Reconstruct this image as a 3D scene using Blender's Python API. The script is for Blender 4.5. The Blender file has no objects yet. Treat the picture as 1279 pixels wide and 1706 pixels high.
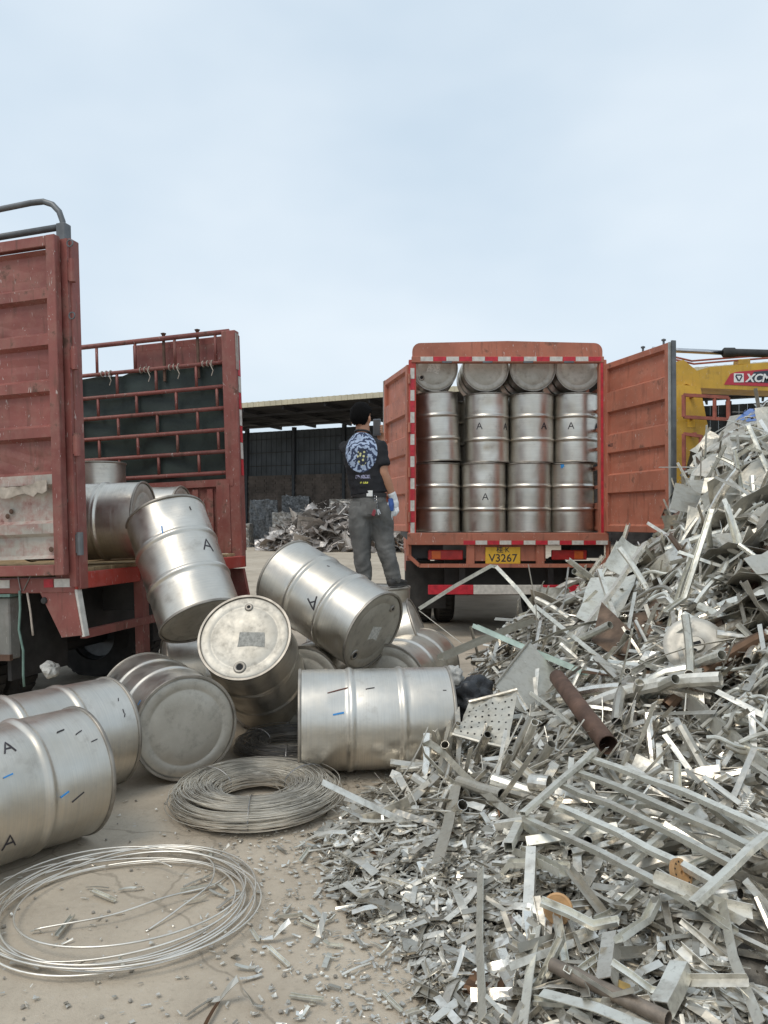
import bpy, bmesh, math, random
import numpy as np
from mathutils import Vector, Matrix, Euler, Quaternion, noise as mnoise

random.seed(11)
RNG = np.random.default_rng(7)
PI = math.pi
R = math.radians
scene = bpy.context.scene
COL = scene.collection

# ------------------------------------------------------------------ camera
CAM_H = 1.45
cam_data = bpy.data.cameras.new('camera')
cam = bpy.data.objects.new('camera', cam_data)
COL.objects.link(cam)
cam_data.sensor_fit = 'VERTICAL'
cam_data.sensor_height = 24.0
cam_data.lens = 24.0 * 1280.0 / 1706.0
cam.location = (0, 0, CAM_H)
cam.rotation_euler = (R(90.67), 0, 0)
cam_data.clip_start = 0.05
cam_data.clip_end = 3000
scene.camera = cam

# ------------------------------------------------------------------ sky, sun, exposure
SUN_EL, SUN_AZ = 58.0, 222.0      # azimuth clockwise from +Y
world = bpy.data.worlds.new('World')
scene.world = world
world.use_nodes = True
wn, wl = world.node_tree.nodes, world.node_tree.links
wn.clear()
w_out = wn.new('ShaderNodeOutputWorld')
w_bg = wn.new('ShaderNodeBackground')
w_sky = wn.new('ShaderNodeTexSky')
w_sky.sky_type = 'NISHITA'
w_sky.sun_disc = False
w_sky.sun_elevation = R(SUN_EL)
w_sky.sun_rotation = R(SUN_AZ)
w_sky.altitude = 50
w_sky.air_density = 1.1
w_sky.dust_density = 3.0
w_sky.ozone_density = 1.5
w_bg.inputs['Strength'].default_value = 0.10
# thin bright veil of high haze and soft cloud, all over the sky
w_tc = wn.new('ShaderNodeTexCoord')
w_map = wn.new('ShaderNodeMapping')
w_map.inputs['Scale'].default_value = (1.0, 1.0, 2.2)
w_n = wn.new('ShaderNodeTexNoise')
w_n.inputs['Scale'].default_value = 1.5
w_n.inputs['Detail'].default_value = 4
w_n.inputs['Roughness'].default_value = 0.52
w_r = wn.new('ShaderNodeMapRange')
w_r.inputs['From Min'].default_value = 0.42
w_r.inputs['From Max'].default_value = 0.75
w_r.inputs['To Min'].default_value = 0.0
w_r.inputs['To Max'].default_value = 0.48
w_veil = wn.new('ShaderNodeMix'); w_veil.data_type = 'RGBA'
w_veil.inputs[0].default_value = 0.80
w_veil.inputs[7].default_value = (5.95, 7.05, 8.0, 1)
w_cl = wn.new('ShaderNodeMix'); w_cl.data_type = 'RGBA'
w_cl.inputs[7].default_value = (8.4, 8.8, 9.1, 1)
wl.new(w_tc.outputs['Generated'], w_map.inputs['Vector'])
wl.new(w_map.outputs['Vector'], w_n.inputs['Vector'])
wl.new(w_n.outputs['Fac'], w_r.inputs['Value'])
wl.new(w_sky.outputs['Color'], w_veil.inputs[6])
wl.new(w_veil.outputs[2], w_cl.inputs[6])
wl.new(w_r.outputs['Result'], w_cl.inputs[0])
wl.new(w_cl.outputs[2], w_bg.inputs['Color'])
wl.new(w_bg.outputs['Background'], w_out.inputs['Surface'])

sun_d = bpy.data.lights.new('sun', 'SUN')
sun_d.energy = 1.1
sun_d.angle = R(24)
sun_d.color = (1.0, 0.94, 0.84)
sun = bpy.data.objects.new('sun', sun_d)
COL.objects.link(sun)
sdir = Vector((math.sin(R(SUN_AZ)) * math.cos(R(SUN_EL)), math.cos(R(SUN_AZ)) * math.cos(R(SUN_EL)), math.sin(R(SUN_EL))))
sun.rotation_euler = sdir.to_track_quat('Z', 'Y').to_euler()
sun.location = sdir * 50

vs = scene.view_settings
vs.view_transform = 'Standard'
vs.look = 'None'
vs.exposure = 0.3
vs.gamma = 1.0
vs.use_curve_mapping = False


# ================================================================== helpers
def link(o):
    COL.objects.link(o)
    return o


def tag(o, label=None, cat=None, group=None, kind=None):
    if label: o['label'] = label
    if cat: o['category'] = cat
    if group: o['group'] = group
    if kind: o['kind'] = kind
    return o


def empty(name, loc=(0, 0, 0), rot=(0, 0, 0)):
    o = bpy.data.objects.new(name, None)
    o.empty_display_size = 0.1
    o.location = loc
    o.rotation_euler = rot
    return link(o)


def child(name, mesh, parent, loc=(0, 0, 0), rot=(0, 0, 0)):
    o = bpy.data.objects.new(name, mesh)
    o.parent = parent
    o.location = loc
    o.rotation_euler = rot
    return link(o)


def top(name, mesh, label, cat, group=None, loc=(0, 0, 0), kind=None):
    o = bpy.data.objects.new(name, mesh)
    o.location = loc
    return tag(link(o), label, cat, group, kind)


def smoothstep(a, b, x):
    t = np.clip((x - a) / (b - a), 0, 1)
    return t * t * (3 - 2 * t)


class MB:
    """collects shapes into one mesh"""
    def __init__(s):
        s.v, s.f, s.m = [], [], []

    def add(s, v, f, m=0):
        o = len(s.v)
        s.v += [tuple(p) for p in v]
        s.f += [tuple(i + o for i in q) for q in f]
        s.m += [m] * len(f)
        return s

    def box(s, c, d, M=None, m=0, bev=0.0):
        x, y, z = d[0] / 2, d[1] / 2, d[2] / 2
        if bev > 0:
            b = min(bev, x * .45, y * .45, z * .45)
            pts = []
            fl = []
            idx = {}
            for sx in (-1, 1):
                for sy in (-1, 1):
                    for sz in (-1, 1):
                        for k in range(3):
                            p = [sx * (x - b), sy * (y - b), sz * (z - b)]
                            p[k] += (sx, sy, sz)[k] * b
                            idx[(sx, sy, sz, k)] = len(pts)
                            pts.append(Vector(p))
            def quad(ids):
                a = [pts[i] for i in ids]
                n = (a[1] - a[0]).cross(a[2] - a[0])
                cen = sum(a, Vector()) / len(a)
                fl.append(tuple(ids) if n.dot(cen) > 0 else tuple(reversed(ids)))
            for k in range(3):
                o1, o2 = [j for j in range(3) if j != k]
                for sg in (-1, 1):
                    ids = []
                    for a, b2 in ((-1, -1), (1, -1), (1, 1), (-1, 1)):
                        sgn = [0, 0, 0]; sgn[k] = sg; sgn[o1] = a; sgn[o2] = b2
                        ids.append(idx[(*sgn, k)])
                    quad(ids)
            for k in range(3):          # edges along axis k
                o1, o2 = [j for j in range(3) if j != k]
                for a in (-1, 1):
                    for b2 in (-1, 1):
                        ids = []
                        for sg, kk in ((-1, o1), (1, o1), (1, o2), (-1, o2)):
                            sgn = [0, 0, 0]; sgn[k] = sg; sgn[o1] = a; sgn[o2] = b2
                            ids.append(idx[(*sgn, kk)])
                        quad(ids)
            for sx in (-1, 1):
                for sy in (-1, 1):
                    for sz in (-1, 1):
                        quad([idx[(sx, sy, sz, k)] for k in range(3)])
            v = pts
            f = fl
        else:
            v = [Vector((a, b, c2)) for a in (-x, x) for b in (-y, y) for c2 in (-z, z)]
            f = [(0, 1, 3, 2), (4, 6, 7, 5), (0, 4, 5, 1), (2, 3, 7, 6), (0, 2, 6, 4), (1, 5, 7, 3)]
        if M is not None:
            v = [M @ p for p in v]
        cc = Vector(c)
        return s.add([p + cc for p in v], f, m)

    def tube(s, path, r, n=8, m=0, caps=True, closed=False):
        path = [Vector(p) for p in path]
        rr = r if isinstance(r, (list, tuple)) else [r] * len(path)
        N = len(path)
        up = None
        vs_, f = [], []
        for i, p in enumerate(path):
            if closed:
                t = path[(i + 1) % N] - path[i - 1]
            else:
                t = path[min(i + 1, N - 1)] - path[max(i - 1, 0)]
            t.normalize()
            if up is None:
                up = Vector((0, 0, 1)) if abs(t.z) < .9 else Vector((1, 0, 0))
            a = t.cross(up)
            if a.length < 1e-6:
                a = t.orthogonal()
            a.normalize()
            b = a.cross(t).normalized()
            up = b
            for k in range(n):
                an = 2 * PI * k / n
                vs_.append(p + (a * math.cos(an) + b * math.sin(an)) * rr[i])
        rng = N if closed else N - 1
        for i in range(rng):
            j = (i + 1) % N
            for k in range(n):
                k2 = (k + 1) % n
                f.append((i * n + k, j * n + k, j * n + k2, i * n + k2))
        if caps and not closed:
            f.append(tuple(range(n)))
            f.append(tuple((N - 1) * n + k for k in reversed(range(n))))
        return s.add(vs_, f, m)

    def bar(s, a, b, w, h, m=0, up=(0, 0, 1), bev=0.0):
        a, b = Vector(a), Vector(b)
        d = b - a
        L = d.length
        x = d / L
        u = Vector(up)
        y = u.cross(x)
        if y.length < 1e-5:
            y = x.orthogonal()
        y.normalize()
        z = x.cross(y)
        M = Matrix((x, y, z)).transposed()
        return s.box((a + b) / 2, (L, w, h), M, m, bev)

    def lathe(s, prof, n=32, m=0, M=None, closed=False):
        v, f = [], []
        for (r, z) in prof:
            for k in range(n):
                a = 2 * PI * k / n
                v.append(Vector((r * math.cos(a), r * math.sin(a), z)))
        P = len(prof)
        for i in range(P if closed else P - 1):
            j = (i + 1) % P
            for k in range(n):
                k2 = (k + 1) % n
                f.append((i * n + k, i * n + k2, j * n + k2, j * n + k))
        if M is not None:
            v = [M @ p for p in v]
        return s.add(v, f, m)

    def prism(s, poly, a, b, M=None, m=0):
        """poly: 2-D points (u, w); extruded between a and b along the third axis.  local = (u, depth, w)"""
        n = len(poly)
        v = [Vector((p[0], a, p[1])) for p in poly] + [Vector((p[0], b, p[1])) for p in poly]
        f = [tuple(range(n)), tuple(reversed(range(n, 2 * n)))]
        for i in range(n):
            j = (i + 1) % n
            f.append((i, i + n, j + n, j))
        if M is not None:
            v = [M @ p for p in v]
        return s.add(v, f, m)

    def mesh(s, name, mats, smooth=False, angle=None):
        me = bpy.data.meshes.new(name)
        me.from_pydata([tuple(p) for p in s.v], [], s.f)
        mats = mats if isinstance(mats, (list, tuple)) else [mats]
        for m in mats:
            me.materials.append(m)
        if len(mats) > 1:
            me.polygons.foreach_set('material_index', s.m)
        bm = bmesh.new()
        bm.from_mesh(me)
        bmesh.ops.recalc_face_normals(bm, faces=bm.faces)
        bm.to_mesh(me)
        bm.free()
        me.polygons.foreach_set('use_smooth', [bool(smooth)] * len(me.polygons))
        if smooth:
            if angle:
                me.set_sharp_from_angle(angle=R(angle))
        me.update()
        return me

    def build(s, name, mats, parent=None, smooth=False, angle=None):
        me = s.mesh(name, mats, smooth, angle)
        o = bpy.data.objects.new(name, me)
        if parent:
            o.parent = parent
        return link(o)


# ------------------------------------------------------------------ materials
def new_mat(name):
    m = bpy.data.materials.new(name)
    m.use_nodes = True
    nt = m.node_tree
    b = nt.nodes['Principled BSDF']
    return m, nt, b


def N(nt, t, **kw):
    n = nt.nodes.new(t)
    for k, v in kw.items():
        if k.startswith('_'):
            setattr(n, k[1:], v)
        else:
            n.inputs[k.replace('__', ' ')].default_value = v
    return n


def mixc(nt, fac, a, b, mode='MIX'):
    n = nt.nodes.new('ShaderNodeMix')
    n.data_type = 'RGBA'
    n.blend_type = mode
    for i, s in ((0, fac), (6, a), (7, b)):
        if isinstance(s, bpy.types.NodeSocket):
            nt.links.new(s, n.inputs[i])
        elif i == 0:
            n.inputs[0].default_value = s
        else:
            n.inputs[i].default_value = (*s, 1) if len(s) == 3 else s
    return n.outputs[2]


def ramp(nt, val, lo, hi, a=0.0, b=1.0):
    n = nt.nodes.new('ShaderNodeMapRange')
    n.inputs['From Min'].default_value = lo
    n.inputs['From Max'].default_value = hi
    n.inputs['To Min'].default_value = a
    n.inputs['To Max'].default_value = b
    nt.links.new(val, n.inputs['Value'])
    return n.outputs['Result']


def coords(nt, scale=(1, 1, 1), rand=True):
    tc = nt.nodes.new('ShaderNodeTexCoord')
    mp = nt.nodes.new('ShaderNodeMapping')
    mp.inputs['Scale'].default_value = scale
    nt.links.new(tc.outputs['Object'], mp.inputs['Vector'])
    if rand:
        oi = nt.nodes.new('ShaderNodeObjectInfo')
        mu = nt.nodes.new('ShaderNodeMath'); mu.operation = 'MULTIPLY'
        mu.inputs[1].default_value = 41.7
        nt.links.new(oi.outputs['Random'], mu.inputs[0])
        nt.links.new(mu.outputs[0], mp.inputs['Location'])
    return mp.outputs['Vector']


def noise(nt, vec, scale, detail=5, rough=.55, dist=0.0):
    n = nt.nodes.new('ShaderNodeTexNoise')
    n.inputs['Scale'].default_value = scale
    n.inputs['Detail'].default_value = detail
    n.inputs['Roughness'].default_value = rough
    n.inputs['Distortion'].default_value = dist
    nt.links.new(vec, n.inputs['Vector'])
    return n.outputs['Fac']


def bump(nt, b, h, strength, dist=0.01, prev=None):
    n = nt.nodes.new('ShaderNodeBump')
    n.inputs['Strength'].default_value = strength
    n.inputs['Distance'].default_value = dist
    nt.links.new(h, n.inputs['Height'])
    if prev is not None:
        nt.links.new(prev, n.inputs['Normal'])
    nt.links.new(n.outputs['Normal'], b.inputs['Normal'])
    return n.outputs['Normal']


def plain(name, col, rough=.6, metal=0.0, var=.25, scale=6.0, bumpy=.15):
    m, nt, b = new_mat(name)
    v = coords(nt)
    f = noise(nt, v, scale)
    f = ramp(nt, f, .3, .7)
    c = mixc(nt, f, tuple(x * (1 - var) for x in col), tuple(min(1, x * (1 + var)) for x in col))
    nt.links.new(c, b.inputs['Base Color'])
    b.inputs['Roughness'].default_value = rough
    b.inputs['Metallic'].default_value = metal
    if bumpy:
        bump(nt, b, noise(nt, v, scale * 8, 4), bumpy, .004)
    return m


def m_steel_shell():
    m, nt, b = new_mat('drum_stainless')
    v = coords(nt)
    vr = coords(nt, (1.2, 1.2, 60))          # brushed rings round the drum
    ring = noise(nt, vr, 3, 3)
    big = noise(nt, v, 2.3, 5, .6)
    st = noise(nt, v, 7, 6, .65)
    c = mixc(nt, ramp(nt, big, .3, .7), (.56, .515, .44), (.80, .755, .68))
    c = mixc(nt, ramp(nt, ring, .35, .7, 0, .35), c, (.46, .45, .43))
    c = mixc(nt, ramp(nt, st, .58, .74, 0, .55), c, (.34, .31, .27))
    oi = nt.nodes.new('ShaderNodeObjectInfo')
    c = mixc(nt, ramp(nt, oi.outputs['Random'], 0, 1, 0, .22), c, (.40, .39, .37))
    nt.links.new(c, b.inputs['Base Color'])
    b.inputs['Metallic'].default_value = 1.0
    rr = nt.nodes.new('ShaderNodeMath'); rr.operation = 'ADD'
    nt.links.new(ramp(nt, st, .35, .75, .30, .50), rr.inputs[0])
    nt.links.new(ramp(nt, ring, .3, .7, -.03, .08), rr.inputs[1])
    nt.links.new(rr.outputs[0], b.inputs['Roughness'])
    p = bump(nt, b, noise(nt, v, 3.2, 2, .4), .25, .02)
    p = bump(nt, b, ring, .05, .002, p)
    return m


def m_steel_cap():
    m, nt, b = new_mat('drum_end_steel')
    v = coords(nt)
    big = noise(nt, v, 3.5, 6, .65)
    st = noise(nt, v, 13, 7, .7)
    fine = noise(nt, v, 90, 3)
    c = mixc(nt, ramp(nt, big, .3, .7), (.40, .37, .315), (.58, .55, .49))
    c = mixc(nt, ramp(nt, st, .52, .72, 0, .6), c, (.25, .225, .19))
    nt.links.new(c, b.inputs['Base Color'])
    b.inputs['Metallic'].default_value = .75
    nt.links.new(ramp(nt, st, .3, .75, .46, .68), b.inputs['Roughness'])
    p = bump(nt, b, big, .2, .012)
    bump(nt, b, fine, .06, .001, p)
    return m


def m_scrap(name, attr=False, lo=(.30, .266, .216), hi=(.94, .895, .81), rough=(.22, .56), metal=.92):
    m, nt, b = new_mat(name)
    v = coords(nt)
    if attr:
        a = nt.nodes.new('ShaderNodeAttribute'); a.attribute_name = 'tone'
        t = a.outputs['Fac']
    else:
        oi = nt.nodes.new('ShaderNodeObjectInfo')
        t = oi.outputs['Random']
    c = mixc(nt, t, lo, hi)
    st = noise(nt, v, 14, 5, .6)
    c = mixc(nt, ramp(nt, st, .5, .75, 0, .6), c, (.27, .235, .185))
    dirt = noise(nt, v, 45, 5, .7)
    c = mixc(nt, ramp(nt, dirt, .55, .72, 0, .5), c, (.20, .17, .13))
    fr = nt.nodes.new('ShaderNodeMath'); fr.operation = 'FRACT'
    mu = nt.nodes.new('ShaderNodeMath'); mu.operation = 'MULTIPLY'
    mu.inputs[1].default_value = 7.31
    nt.links.new(t, mu.inputs[0]); nt.links.new(mu.outputs[0], fr.inputs[0])
    c = mixc(nt, ramp(nt, fr.outputs[0], 0, 1, 0, .18), c, (.62, .65, .60))   # faint green-grey alloys
    c = mixc(nt, ramp(nt, fr.outputs[0], .995, .997), c, (.15, .085, .05))   # a rusty one here and there
    nt.links.new(c, b.inputs['Base Color'])
    b.inputs['Metallic'].default_value = metal
    ro = nt.nodes.new('ShaderNodeMath'); ro.operation = 'ADD'
    nt.links.new(ramp(nt, fr.outputs[0], 0, 1, rough[0], rough[1]), ro.inputs[0])
    nt.links.new(ramp(nt, st, .4, .7, 0, .14), ro.inputs[1])
    nt.links.new(ro.outputs[0], b.inputs['Roughness'])
    p = bump(nt, b, noise(nt, v, 13, 2, .45), .45, .02)
    bump(nt, b, noise(nt, v, 60, 3, .5), .15, .003, p)
    return m


def m_paint(name, col, rust=.5, dust=.3, rough=.5, scuff=(.55, .5, .47), scale=1.0, wear=None):
    """old truck paint: faded, rust blooms, drips, dust and bare scratches"""
    m, nt, b = new_mat(name)
    v = coords(nt)
    vd = coords(nt, (6, 6, .7))
    big = noise(nt, v, 1.6 * scale, 6, .6)
    mid = noise(nt, v, 5.5 * scale, 7, .68)
    drip = noise(nt, vd, 3.0 * scale, 5, .6)
    c = mixc(nt, ramp(nt, big, .3, .7), tuple(x * .72 for x in col), tuple(min(1, x * 1.22) for x in col))
    c = mixc(nt, ramp(nt, mid, .45, .75, 0, dust), c, scuff)
    c = mixc(nt, ramp(nt, drip, .56, .74, 0, rust), c, (.10, .045, .028))
    c = mixc(nt, ramp(nt, mid, .60, .68, 0, rust), c, (.075, .038, .025))
    sc = noise(nt, coords(nt, (9, 9, 2.2)), 6 * scale, 2, .4, 1.5)
    c = mixc(nt, ramp(nt, sc, .70, .73, 0, .55), c, (.62, .58, .54))
    nt.links.new(c, b.inputs['Base Color'])
    nt.links.new(ramp(nt, mid, .3, .75, rough - .1, rough + .25), b.inputs['Roughness'])
    p = bump(nt, b, noise(nt, v, 2.4, 3, .5), .3, .012)
    bump(nt, b, mid, .15, .003, p)
    return m


def m_ground():
    m, nt, b = new_mat('dusty_concrete')
    v = coords(nt, rand=False)
    big = noise(nt, v, .35, 6, .6)
    mid = noise(nt, v, 2.2, 8, .68)
    fine = noise(nt, v, 38, 6, .7)
    grit = noise(nt, v, 170, 3, .6)
    c = mixc(nt, ramp(nt, big, .3, .7), (.43, .362, .280), (.55, .478, .382))
    c = mixc(nt, ramp(nt, mid, .40, .70, 0, .7), c, (.34, .285, .22))
    c = mixc(nt, ramp(nt, fine, .55, .75, 0, .45), c, (.21, .18, .145))
    c = mixc(nt, ramp(nt, fine, .25, .40, .35, 0), c, (.52, .49, .44))
    c = mixc(nt, ramp(nt, grit, .64, .72, 0, .5), c, (.58, .56, .52))
    vor = nt.nodes.new('ShaderNodeTexVoronoi')
    vor.inputs['Scale'].default_value = 16
    nt.links.new(v, vor.inputs['Vector'])
    spot = ramp(nt, vor.outputs['Distance'], .10, .16, 1, 0)
    spm = nt.nodes.new('ShaderNodeMath'); spm.operation = 'MULTIPLY'
    nt.links.new(spot, spm.inputs[0])
    nt.links.new(ramp(nt, noise(nt, v, 4.2, 3), .54, .6), spm.inputs[1])
    c = mixc(nt, spm.outputs[0], c, (.50, .47, .42))
    stain = noise(nt, v, .9, 5, .62, .6)
    c = mixc(nt, ramp(nt, stain, .54, .70, 0, .5), c, (.24, .195, .15))
    vc = nt.nodes.new('ShaderNodeTexVoronoi'); vc.feature = 'DISTANCE_TO_EDGE'
    vc.inputs['Scale'].default_value = .55
    wob = nt.nodes.new('ShaderNodeMix'); wob.data_type = 'VECTOR'
    nn = nt.nodes.new('ShaderNodeTexNoise'); nn.inputs['Scale'].default_value = 3.0; nn.inputs['Detail'].default_value = 6
    nt.links.new(v, nn.inputs['Vector'])
    wob.inputs[0].default_value = .22
    nt.links.new(v, wob.inputs[4]); nt.links.new(nn.outputs['Color'], wob.inputs[5])
    nt.links.new(wob.outputs[1], vc.inputs['Vector'])
    crack = ramp(nt, vc.outputs['Distance'], .001, .004, .38, 0)
    c = mixc(nt, crack, c, (.13, .11, .085))
    nt.links.new(c, b.inputs['Base Color'])
    b.inputs['Roughness'].default_value = .92
    b.inputs['Specular IOR Level'].default_value = .2
    p = bump(nt, b, mid, .5, .03)
    p = bump(nt, b, fine, .55, .008, p)
    bump(nt, b, grit, .35, .003, p)
    return m


M = {}
M['shell'] = m_steel_shell()
M['cap'] = m_steel_cap()
M['rim'] = plain('drum_rim_steel', (.34, .31, .27), .52, .85, .35, 9)
M['hole'] = plain('dark_hole', (.008, .008, .008), .8, 0, .1, 5, 0)
M['ink'] = plain('black_marker', (.035, .03, .035), .6, 0, .2, 5, 0)
M['ink_blue'] = plain('blue_marker', (.03, .25, .60), .5, 0, .2, 5, 0)
M['ink_brown'] = plain('brown_marker', (.14, .05, .035), .6, 0, .2, 5, 0)
M['scrap_stuff'] = m_scrap('scrap_mixed', True)
M['scrap'] = m_scrap('scrap_piece')
M['scrap_dull'] = m_scrap('scrap_dull_sheet', False, (.38, .35, .29), (.56, .52, .45), (.36, .52), .8)
M['scrap_white'] = m_scrap('scrap_pale_bar', False, (.58, .56, .49), (.82, .80, .72), (.32, .5), .75)
M['scrap_far'] = m_scrap('scrap_far', True, (.22, .18, .16), (.80, .74, .70), (.35, .6), .6)
M['wire'] = plain('bright_wire', (.74, .70, .63), .40, .85, .3, 5, 0)
M['wire_dark'] = plain('dark_wire', (.32, .31, .30), .42, .9, .3, 5, 0)
M['heap_base'] = plain('heap_gap_shade', (.16, .143, .12), .8, .3, .6, 22, .9)  # core under the pieces; shade of the gaps is put into its dark colour
M['rust'] = plain('rusty_steel', (.13, .075, .052), .65, .4, .45, 9, .4)
M['rust_plate'] = plain('rusty_plate', (.16, .105, .07), .55, .55, .45, 12, .4)
M['pipe_dull'] = plain('dull_brown_pipe', (.25, .205, .165), .55, .6, .35, 14, .3)
M['disc'] = plain('tan_disc', (.44, .25, .11), .55, .1, .25, 18, .2)
M['green_bar'] = plain('pale_green_bar', (.50, .60, .53), .5, .4, .25, 9, .2)
M['amber'] = plain('amber_plastic', (.50, .32, .09), .5, 0, .3, 14, .2)
M['red_old'] = m_paint('old_red_paint', (.245, .074, .060), .85, .6, .55, (.34, .20, .16))
M['red_bright'] = m_paint('fresh_red_paint', (.42, .045, .03), .25, .15)
M['pale_plate'] = m_paint('pale_patched_plate', (.42, .385, .335), .5, .95, .55, (.30, .06, .05))
M['orange'] = m_paint('red_oxide_paint', (.41, .137, .082), .6, .25, .55, (.48, .29, .21))
M['tape_red'] = plain('reflective_red', (.50, .02, .035), .4, 0, .25, 20, .1)
M['tape_white'] = plain('reflective_white', (.58, .55, .50), .45, 0, .2, 20, .1)
M['tarp'] = plain('dark_tarpaulin', (.028, .042, .036), .5, 0, .3, 3, .5)
M['black'] = plain('chassis_black', (.032, .031, .030), .7, 0, .4, 5, .2)
M['rubber'] = plain('tyre_rubber', (.04, .038, .036), .85, 0, .35, 9, .3)
M['grey_box'] = m_paint('grey_tool_box', (.20, .195, .175), .35, .3, .6)
M['steel_grey'] = plain('grey_tube', (.14, .145, .15), .5, .5, .3, 7, .2)
M['seal'] = plain('door_seal', (.36, .37, .35), .6, 0, .2, 9, .1)
M['plank'] = plain('deck_wood', (.36, .26, .14), .8, 0, .4, 11, .5)
M['rope'] = plain('green_rope', (.16, .25, .21), .85, 0, .2, 30, .3)
M['rope_pale'] = plain('pale_rope', (.42, .36, .30), .85, 0, .2, 30, .3)
M['bag'] = plain('clear_plastic_bag', (.42, .41, .38), .35, 0, .3, 9, .8)
M['bag_dark'] = plain('dark_plastic_bag', (.03, .032, .036), .4, 0, .4, 9, .9)
M['lamp_red'] = plain('lamp_red', (.34, .02, .018), .3, 0, .2, 14, .1)
M['lamp_amber'] = plain('lamp_amber', (.50, .10, .02), .3, 0, .2, 14, .1)
M['plate_yellow'] = plain('number_plate_yellow', (.72, .42, .035), .5, 0, .12, 20, .1)
M['yellow'] = m_paint('machine_yellow', (.58, .34, .035), .3, .15, .45, (.62, .45, .2))
M['rail_red'] = plain('handrail_red', (.30, .085, .055), .6, 0, .3, 8, .2)
M['chrome'] = plain('cylinder_rod', (.55, .55, .56), .2, 1, .1, 5, 0)
M['logo_red'] = plain('logo_red', (.46, .03, .05), .4, 0, .1, 9, 0)
M['logo_dark'] = plain('logo_dark', (.03, .04, .06), .4, 0, .1, 9, 0)
M['white'] = plain('white_paint', (.78, .78, .76), .5, 0, .05, 9, 0)
M['blue_sheet'] = plain('blue_painted_sheet', (.10, .19, .48), .45, .2, .2, 6, .3)
M['roof_edge'] = plain('cream_roof_edge', (.50, .45, .33), .7, 0, .15, 1.5, .1)
M['roof_under'] = plain('roof_underside', (.035, .034, .036), .8, 0, .4, 1, .1)
M['wall_sheet'] = plain('dark_wall_sheet', (.060, .070, .080), .7, .1, .35, .7, .1)
M['wall_post'] = plain('wall_post', (.035, .04, .046), .7, .1, .2, 2, .1)
M['wall_brick'] = plain('shed_brick', (.095, .078, .068), .9, 0, .4, 1.4, .3)
M['bale'] = plain('crushed_bale', (.26, .245, .225), .5, .6, .6, 9, 1.0)
M['bale_dark'] = plain('crushed_bale_dark', (.10, .105, .11), .5, .6, .6, 9, 1.0)
M['skin'] = plain('skin', (.46, .23, .14), .55, 0, .12, 14, .08)
M['hair'] = plain('black_hair', (.005, .0045, .0045), .95, 0, .4, 160, 1.0)
M['hair'].node_tree.nodes['Principled BSDF'].inputs['Specular IOR Level'].default_value = .15
M['denim'] = plain('grey_denim', (.135, .132, .125), .85, 0, .35, 7, .6)
M['shoe'] = plain('shoe_black', (.035, .032, .03), .6, 0, .4, 20, .4)
M['glove_white'] = plain('glove_white', (.70, .71, .72), .8, 0, .1, 30, .4)
M['glove_blue'] = plain('glove_blue', (.035, .09, .30), .5, 0, .3, 22, .3)
M['phone'] = plain('phone_body', (.22, .24, .27), .25, .2, .1, 9, 0)
M['leather'] = plain('belt_leather', (.02, .018, .018), .5, 0, .2, 20, .2)
M['key_red'] = plain('key_fob', (.22, .03, .04), .4, 0, .2, 20, .1)


# ------------------------------------------------------------------ numpy sweep shapes (all quads)
def sweep_np(path, prof_o, prof_i, closed, side=None, twist=0.0):
    """sweep a walled profile along a path -> verts (n,3), quads (m,4)"""
    path = np.asarray(path, float)
    n = len(path)
    po, pi = np.asarray(prof_o, float), np.asarray(prof_i, float)
    k = len(po)
    T = np.gradient(path, axis=0)
    T /= np.linalg.norm(T, axis=1)[:, None]
    ref = np.array([0, 1, 0]) if side is None else np.asarray(side, float)
    V = np.zeros((n, 2 * k, 3))
    for i in range(n):
        s_ = ref - T[i] * np.dot(ref, T[i])
        s_ /= np.linalg.norm(s_) + 1e-9
        ref = s_
        u = np.cross(T[i], s_)
        a = twist * i / max(1, n - 1)
        s2 = s_ * math.cos(a) + u * math.sin(a)
        u2 = -s_ * math.sin(a) + u * math.cos(a)
        V[i, :k] = path[i] + po[:, :1] * s2 + po[:, 1:] * u2
        V[i, k:] = path[i] + pi[:, :1] * s2 + pi[:, 1:] * u2
    F = []
    K = 2 * k
    jr = k if closed else k - 1
    for i in range(n - 1):
        a, b = i * K, (i + 1) * K
        for j in range(jr):
            j2 = (j + 1) % k
            F.append((a + j, a + j2, b + j2, b + j))
            F.append((a + k + j2, a + k + j, b + k + j, b + k + j2))
        if not closed:
            F.append((a, b, b + k, a + k))
            F.append((a + k - 1, a + K - 1, b + K - 1, b + k - 1))
    for (i, fl) in ((0, 0), (n - 1, 1)):
        a = i * K
        for j in range(jr):
            j2 = (j + 1) % k
            q = (a + j, a + k + j, a + k + j2, a + j2)
            F.append(q if not fl else q[::-1])
    return V.reshape(-1, 3), np.array(F, int)


def bent_path(L, n, bend, kink, rng):
    x = np.linspace(-.5, .5, n) * L
    z = bend * L * (1 - (2 * x / L) ** 2)
    y = kink * L * rng.uniform(-1, 1) * (2 * x / L) ** 2
    p = np.stack([x, y, z], 1)
    if n > 2 and rng.random() < .42:
        i = rng.integers(1, n - 1)
        an = rng.uniform(-.9, .9)
        c, s_ = math.cos(an), math.sin(an)
        q = p[i:] - p[i]
        p[i:] = p[i] + np.stack([q[:, 0] * c - q[:, 2] * s_, q[:, 1], q[:, 0] * s_ + q[:, 2] * c], 1)
    return p


def prof_strip(w, t):
    return [(-w / 2, t / 2), (w / 2, t / 2)], [(-w / 2, -t / 2), (w / 2, -t / 2)], False


def prof_angle(w, h, t):
    return [(-w / 2, h), (-w / 2, 0), (w / 2, 0)], [(-w / 2 + t, h), (-w / 2 + t, t), (w / 2, t)], False


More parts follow.
